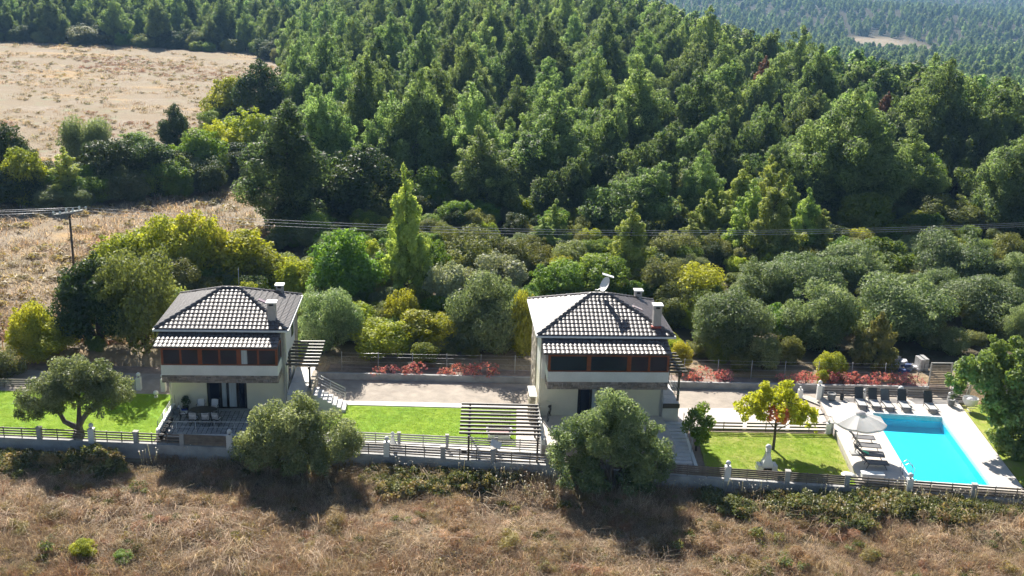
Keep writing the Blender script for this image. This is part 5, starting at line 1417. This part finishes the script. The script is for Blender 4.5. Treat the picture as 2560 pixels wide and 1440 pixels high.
# the hazy wooded valley beyond
def thin(seed, lm='pine'):
    r_ = np.random.RandomState(seed); C = []; Rr = []
    for k in range(16):
        h = .12 + .85 * k / 16; a = k * 2.4; pr = .7 if h < .35 else max(.12, 1 - (h - .35) / .68)
        C.append(arr(math.cos(a) * 2.6 * pr, math.sin(a) * 2.6 * pr, 12 * h)); Rr.append(.75 + 1.0 * pr)
    return foliage('valley_crown', C, Rr, 6, .85, .42, r_, LEAF[lm], rndn=.5, up=.6, shell=.6)
P = []
for y in np.geomspace(172, 3600, 230):
    sp_ = 6.2 + y * .0055
    x0_ = edge_x(y) + (9 if y < 440 else -30 - (y - 440) * .2); x1_ = y * .52 + 40
    for x in np.arange(x0_, x1_, sp_):
        P.append((x + rng.uniform(-.6, .6) * sp_, y * (1 + rng.uniform(-.011, .011))))
P = np.array(P)
clear = (((P[:,0] - 372) / 48) ** 2 + ((P[:,1] - 1105) / 95) ** 2 > 1)
P = P[clear]
n = len(P); H = rng.uniform(9, 16.5, n) * (.85 + .15 * np.sin(P[:,0] * .03) * np.sin(P[:,1] * .02))
sc_ = np.column_stack([H / 12 * rng.uniform(.8, 1.15, n)] * 2 + [H / 12])
ro_ = np.zeros((n, 3)); ro_[:,2] = rng.uniform(0, 6.28, n); ro_[:,0] = rng.normal(0, .08, n); ro_[:,1] = rng.normal(0, .08, n)
scatter('valley_forest', 'hazy pine forest in the valley and on the hills beyond', np.column_stack([P, ground(P[:,0], P[:,1]) - .2]), ro_, sc_, rng.randint(0, 6, n), [thin(300 + k) for k in range(6)])

# scrub between the drive and the forest, and bushes at the foot of the pines
P = []; idx = []; sc_ = []
scrub_src = [PROTO[k][v]['crown'] for k, v in (('grey',0),('grey',1),('brown',0),('brown',1),('green',0),('dark',0),('lime',0),('olive',0),('vine',0))]
scrub_H = [4,4,5.5,5.5,6,6.5,5,5.3,4.5]
tries = 0
while len(P) < 860 and tries < 20000:
    tries += 1
    x = rng.uniform(-36, 72); y = rng.uniform(73.5, 135)
    if x < np.interp(y, [73,90,108,135], [-36,-26,-23,-28]): continue
    if not in_view(x, y, 1, .14): continue
    if x > 26.5 and x < 34 and y < 77.8: continue
    if y < 76 and -13 < x < 33 and rng.rand() < .6: continue
    if x > 13 and 76 < y < 101 and rng.rand() < .5: continue
    P.append((x, y, float(ground(x, y)) - .15))
    k = rng.choice(9, p=[.10,.08,.12,.10,.17,.08,.18,.06,.11]); idx.append(k)
    s = rng.uniform(.2, .42) if y < 78 else rng.uniform(.32, .62)
    sc_.append((s * rng.uniform(.9, 1.3), s * rng.uniform(.9, 1.3), s * rng.uniform(.8, 1.1)))
ro_ = np.zeros((len(P), 3)); ro_[:,2] = rng.uniform(0, 6.28, len(P))
scatter('undergrowth', 'mixed scrub between the drive and the pine forest', P, ro_, sc_, idx, scrub_src)
# hedge bottom between the fields
P = []; sc_ = []; idx = []
hx = [(-66,120),(-52,120),(-42,126),(-37,137),(-38,160),(-46,178)]
for _ in range(190):
    q = rng.uniform(0, len(hx) - 1.001); i = int(q); f = q - i
    x = hx[i][0] * (1 - f) + hx[i+1][0] * f + rng.normal() * 1.8; y = hx[i][1] * (1 - f) + hx[i+1][1] * f + rng.normal() * 2.2 + 2
    s = rng.uniform(.55, 1.0); P.append((x, y, -.2)); sc_.append((s, s, s * .85)); idx.append(rng.choice([2,4,5,5,5,4,7]))
for _ in range(130):      # shrubs along the foot of the far tree line
    x = rng.uniform(-230, -62); P.append((x, float(np.interp(x, [-230,-175,-75,-62], [336,330,316,292])) + rng.normal() * 3, -.2)); s = rng.uniform(.7, 1.3); sc_.append((s, s, s * .8)); idx.append(rng.choice([0,2,4,5,5]))
ro_ = np.zeros((len(P), 3)); ro_[:,2] = rng.uniform(0, 6.28, len(P))
scatter('hedge_undergrowth', 'low shrubs filling the foot of the hedge between the fields', P, ro_, sc_, idx, scrub_src)

# ---------------------------------------------------------------- grass, brambles, seed heads
def tuft(seed, n, L, spread, w, lean, lm, flat=.5):
    """a clump of curved blades"""
    r_ = np.random.RandomState(seed); V = []; F = []; T = []
    for i in range(n):
        a = r_.rand() * 6.28; b0 = r_.normal(size=2) * spread
        ln = L * r_.uniform(.5, 1.2); le = lean * r_.uniform(.4, 1.5)
        d = arr(math.cos(a), math.sin(a)); s = arr(-d[1], d[0]) * w * r_.uniform(.6, 1.3) / 2
        p0 = arr(b0[0], b0[1], -.03); p1 = p0 + arr(d[0] * le * ln * .35, d[1] * le * ln * .35, ln * .6); p2 = p0 + arr(d[0] * le * ln, d[1] * le * ln, ln * (1 - .35 * le * flat))
        k = len(V); s3 = arr(s[0], s[1], 0)
        V += [p0 - s3, p0 + s3, p1 + s3 * .8, p1 - s3 * .8, p2 + s3 * .25, p2 - s3 * .25]
        F += [(k, k+1, k+2, k+3), (k+3, k+2, k+4, k+5)]; t_ = r_.rand(); T += [t_, t_]
    return np_mesh('tuft', V, F, LEAF[lm], T)

def bramble(seed, lm, r=.5, n=420, L=.10, W=.065):
    r_ = np.random.RandomState(seed)
    C = [r_.normal(size=3) * arr(r * .5, r * .5, r * .15) + arr(0, 0, r * .32) for _ in range(5)]
    return foliage('bramble', C, [r * .45] * 5, n / 5 / (12.6 * (r * .45) ** 2), L, W, r_, LEAF[lm], rndn=.8, up=.7, shell=.3, flat=.7, low=-.6)

def umbel(seed):
    r_ = np.random.RandomState(seed); V = []; F = []; T = []
    for i in range(3):
        b0 = r_.normal(size=2) * .12; h = r_.uniform(.6, 1.1); k = len(V); tp = b0 + r_.normal(size=2) * .15
        V += [arr(*b0, 0) - arr(.008, 0, 0), arr(*b0, 0) + arr(.008, 0, 0), arr(*tp, h) + arr(.006, 0, 0), arr(*tp, h) - arr(.006, 0, 0)]; F.append((k, k+1, k+2, k+3)); T.append(0)
        rr_ = r_.uniform(.03, .055); k = len(V); c = arr(*tp, h)
        V += [c + arr(rr_, 0, .01), c + arr(0, rr_, 0), c + arr(-rr_, 0, .015), c + arr(0, -rr_, 0)]; F.append((k, k+1, k+2, k+3)); T.append(1)
    return np_mesh('umbel', V, F, LEAF['umbel'], T)

rng = np.random.RandomState(11)
def fore_points(n, y0, y1, x0=-36, x1=40):
    x = rng.uniform(x0, x1, n); y = rng.uniform(y0, y1, n)
    k = (y < fy(x) - .25) & in_view(x, y, -1.2, .12); return x[k], y[k]
# dry grass
x, y = fore_points(36000, 43, 60.5)
g = lumps(x * 1.3 + 20, y * 1.3, 3.2) + .5 * lumps(x, y + 40, 1.2)
s = fy(x) - y
greenness = np.clip((3.6 - s) / 2.2, -1, 1) + lumps(x + 7, y, 3.0) * .8 + .55 * ((x > 11) & (s < 5))
kk = greenness < .75 + .9 * rng.rand(len(greenness))
x, y, g = x[kk], y[kk], g[kk]
n = len(x)
src = [tuft(400+k, 44, .36, .14, .011, .8, 'straw') for k in range(4)] + [tuft(410+k, 40, .42, .14, .010, .7, 'rust') for k in range(3)] + [tuft(420+k, 44, .42, .18, .011, 1.4, 'straw', 1.5) for k in range(3)] + [bramble(430, 'dryleaf', .34, 170, .07, .035)]
idx = np.where(g > .55, rng.randint(4, 7, n), np.where(g < -.45, rng.randint(7, 10, n), rng.randint(0, 4, n)))
idx = np.where(rng.rand(n) < .12, 10, np.where(rng.rand(n) < .3, rng.randint(0, 10, n), idx))
bumpy = lumps(x * 1.1, y * 1.1 + 11, 1.1)
sc = np.clip(np.exp(rng.normal(0, .32, n)), .45, 1.7) * (1 + .55 * np.clip(bumpy, -.75, 1))
ro = np.column_stack([rng.normal(0, .22, n), rng.normal(0, .22, n), rng.uniform(0, 6.28, n)])
scatter('dry_grass', 'tangled dry grass and stalks in the foreground', np.column_stack([x, y, ground(x, y)]), ro, np.column_stack([sc] * 3), idx, src)
# brambles along the foot of the wall
x, y = fore_points(17000, 49, 60.5)
s = fy(x) - y
greenness = np.clip((3.4 - s) / 2.6, -.8, 1) + lumps(x + 7, y, 2.6) * 1.0 + .6 * ((x > 11) & (s < 5)) - .5 * ((x > -22) & (x < -19) & (s > 1.5))
kk = (greenness + .5 * lumps(x, y + 5, 1.2) > .36) & (rng.rand(len(x)) < np.clip(.4 + s * .5, 0, 1)); x, y, s = x[kk], y[kk], s[kk]; n = len(x)
src = [bramble(440+k, 'weed', .5) for k in range(4)] + [bramble(450+k, 'dryleaf', .45, 300) for k in range(2)] + [tuft(460, 22, .6, .14, .018, .6, 'weed')]
sc = rng.uniform(.55, 1.25, n) * (1 + .5 * np.clip(lumps(x + 3, y, 2.0), -.5, 1)) * np.clip(.5 + s * .35, 0, 1) * (1 + .15 * (x > 11))
ro = np.column_stack([rng.normal(0, .2, n), rng.normal(0, .2, n), rng.uniform(0, 6.28, n)])
scatter('brambles', 'green brambles and weeds along the foot of the retaining wall', np.column_stack([x, y, ground(x, y) + .12 * sc]), ro, np.column_stack([sc] * 3), rng.choice(7, n, p=[.16,.14,.12,.10,.18,.18,.12]), src)
# mounds of matted dry growth
x, y = fore_points(1900, 44, 59.5); s = fy(x) - y
kk = (s > 1.2) & (lumps(x, y + 70, 1.0) + .5 * lumps(x, y, 3.5) > -.1); x, y, s = x[kk], y[kk], s[kk]; n = len(x)
src = [bramble(431 + k, lm_, .6, 900, .20, .016) for k, lm_ in enumerate(('straw', 'rust', 'straw', 'dryleaf', 'rust'))] + [bramble(437, 'weed', .5, 500, .10, .05)]
sc = np.clip(np.exp(rng.normal(-.25, .35, n)), .3, 1.5)
scatter('dry_mounds', 'mounds of matted dry stalks in the foreground', np.column_stack([x, y, ground(x, y) + .02]), np.column_stack([rng.normal(0, .15, n), rng.normal(0, .15, n), rng.uniform(0, 6.28, n)]), np.column_stack([sc * 1.2, sc, sc * 1.1]), rng.choice(6, n, p=[.20,.16,.16,.12,.12,.24]), src)
# pale seed heads
x, y = fore_points(1500, 53, 60.2); s = fy(x) - y
kk = (s < 3.4) & (lumps(x, y, 1.6) > .1); x, y = x[kk], y[kk]; n = len(x)
scatter('seed_heads', 'pale seed heads above the weeds by the wall', np.column_stack([x, y, ground(x, y) + .1]), np.column_stack([rng.normal(0, .12, n), rng.normal(0, .12, n), rng.uniform(0, 6.28, n)]), np.column_stack([rng.uniform(.7, 1.25, n)] * 3), rng.randint(0, 3, n), [umbel(470 + k) for k in range(3)])
plant('lime', -21.3, 48.4, float(ground(-21.3, 48.4)), .9, 1.3, 'small yellow green shrub at the bottom edge on the left')
plant('green', -19.2, 48.1, float(ground(-19.2, 48.1)), .6, 1.1, 'low green weed bush beside the yellow green shrub at the bottom edge')
# grey heap of dead branches
db_ = thing('brush_heap', 'grey heap of dead branches in the foreground grass', 'brush', (-3.0, 48.9, float(ground(-3.0, 48.9))))
r_ = random.Random(3); mb = MB()
for k in range(150):
    a = r_.gauss(0, 1.1); b_ = r_.gauss(0, .3); h = max(.05, .5 * math.exp(-a*a*.6) * r_.random()); an_ = r_.uniform(-.8, .8); L = r_.uniform(.4, 1.1)
    mb.tube([(a, b_, h), (a + L*.5*math.cos(an_), b_ + L*.5*math.sin(an_), h + r_.uniform(-.05,.15)), (a + L*math.cos(an_), b_ + L*math.sin(an_), h + r_.uniform(-.1,.25))], [.02,.014,.005], 4, cap=False)
mb.build('branches', M['greybark'], db_)
# field stubble and clumps on the two fields
P = []
x = rng.uniform(-170, -18, 22000); y = 76 + 250 * rng.rand(22000) ** 1.9
k = (x < forest_left(y) - 1.5) & in_view(x, y, 0, .14) & ((lumps(x, y * .8, 7) + .6 * lumps(x + 30, y, 2.5) > -.25) | (y < 128))
hedge_d = np.abs(y - np.interp(x, [-66,-52,-42,-37], [120,120,126,137])); k &= (hedge_d > 2.5)
x, y = x[k], y[k]; n = len(x)
src = [tuft(480+k_, 18, .45, .25, .03, .8, 'straw') for k_ in range(3)] + [tuft(485+k_, 18, .5, .25, .03, .7, 'rust') for k_ in range(2)] + [bramble(490, 'dryleaf', .5, 90, .16, .08), bramble(491, 'rust', .5, 90, .16, .07)]
sc = rng.uniform(.5, 1.2, n) * (1 + y / 300) * np.where(y < 128, 1.6, 1)
gidx = np.where(lumps(x, y, 9) > .3, rng.randint(3, 7, n), np.where(rng.rand(n) < .25, 5, rng.randint(0, 3, n)))
scatter('field_stubble', 'dry stubble and weeds on the two fallow fields', np.column_stack([x, y, ground(x, y)]), np.column_stack([np.zeros(n), np.zeros(n), rng.uniform(0, 6.28, n)]), np.column_stack([sc, sc, sc * .7]), gidx, src)
# lawn blades
def in_poly(x, y, pg):
    r = np.zeros(len(x), bool); j = len(pg) - 1
    for i in range(len(pg)):
        xi, yi = pg[i]; xj, yj = pg[j]
        c = ((yi > y) != (yj > y)) & (x < (xj - xi) * (y - yi) / (yj - yi + 1e-12) + xi); r ^= c; j = i
    return r
P = []
for pg, nn in (([(-40,59.9),(-21.8,59.8),(-21.9,66.5),(-23,67),(-40,66.4)], 5200), ([(-12.2,61.1),(.5,60.85),(.5,66.4),(-12.2,66.2)], 3800), ([(12,57.7),(20.4,57.1),(21,64.2),(12.3,63.9)], 2600), ([(30.4,56.2),(37,56),(37,69.5),(31.4,69.3)], 1200)):
    a = np.array(pg); x = rng.uniform(a[:,0].min(), a[:,0].max(), nn * 2); y = rng.uniform(a[:,1].min(), a[:,1].max(), nn * 2)
    k = in_poly(x, y, pg) & (y > fy(x) + .25); P.append(np.column_stack([x[k], y[k]]))
P = np.concatenate(P); n = len(P); z = np.where(P[:,0] > 30, -.15, -.35)
sc = rng.uniform(.6, 1.1, n)
scatter('lawn_grass', 'short turf blades on the lawns', np.column_stack([P, z]), np.column_stack([np.zeros(n), np.zeros(n), rng.uniform(0, 6.28, n)]), np.column_stack([sc, sc, sc * .55]), rng.randint(0, 3, n), [tuft(500 + k, 26, .09, .11, .012, .7, 'turf') for k in range(3)])

# ---------------------------------------------------------------- air
hz, nt, p, out = new_mat('haze_air')
nt.nodes.remove(p)
pv = N(nt, 'ShaderNodeVolumePrincipled')
pv.inputs['Color'].default_value = (.33, .60, 1.0, 1)
pv.inputs['Density'].default_value = .00015
pv.inputs['Anisotropy'].default_value = .2
nt.links.new(pv.outputs[0], out.inputs['Volume'])
tag(MB().box(-3400, 3400, -300, 4400, -60, 72).build('haze', hz), kind='stuff')
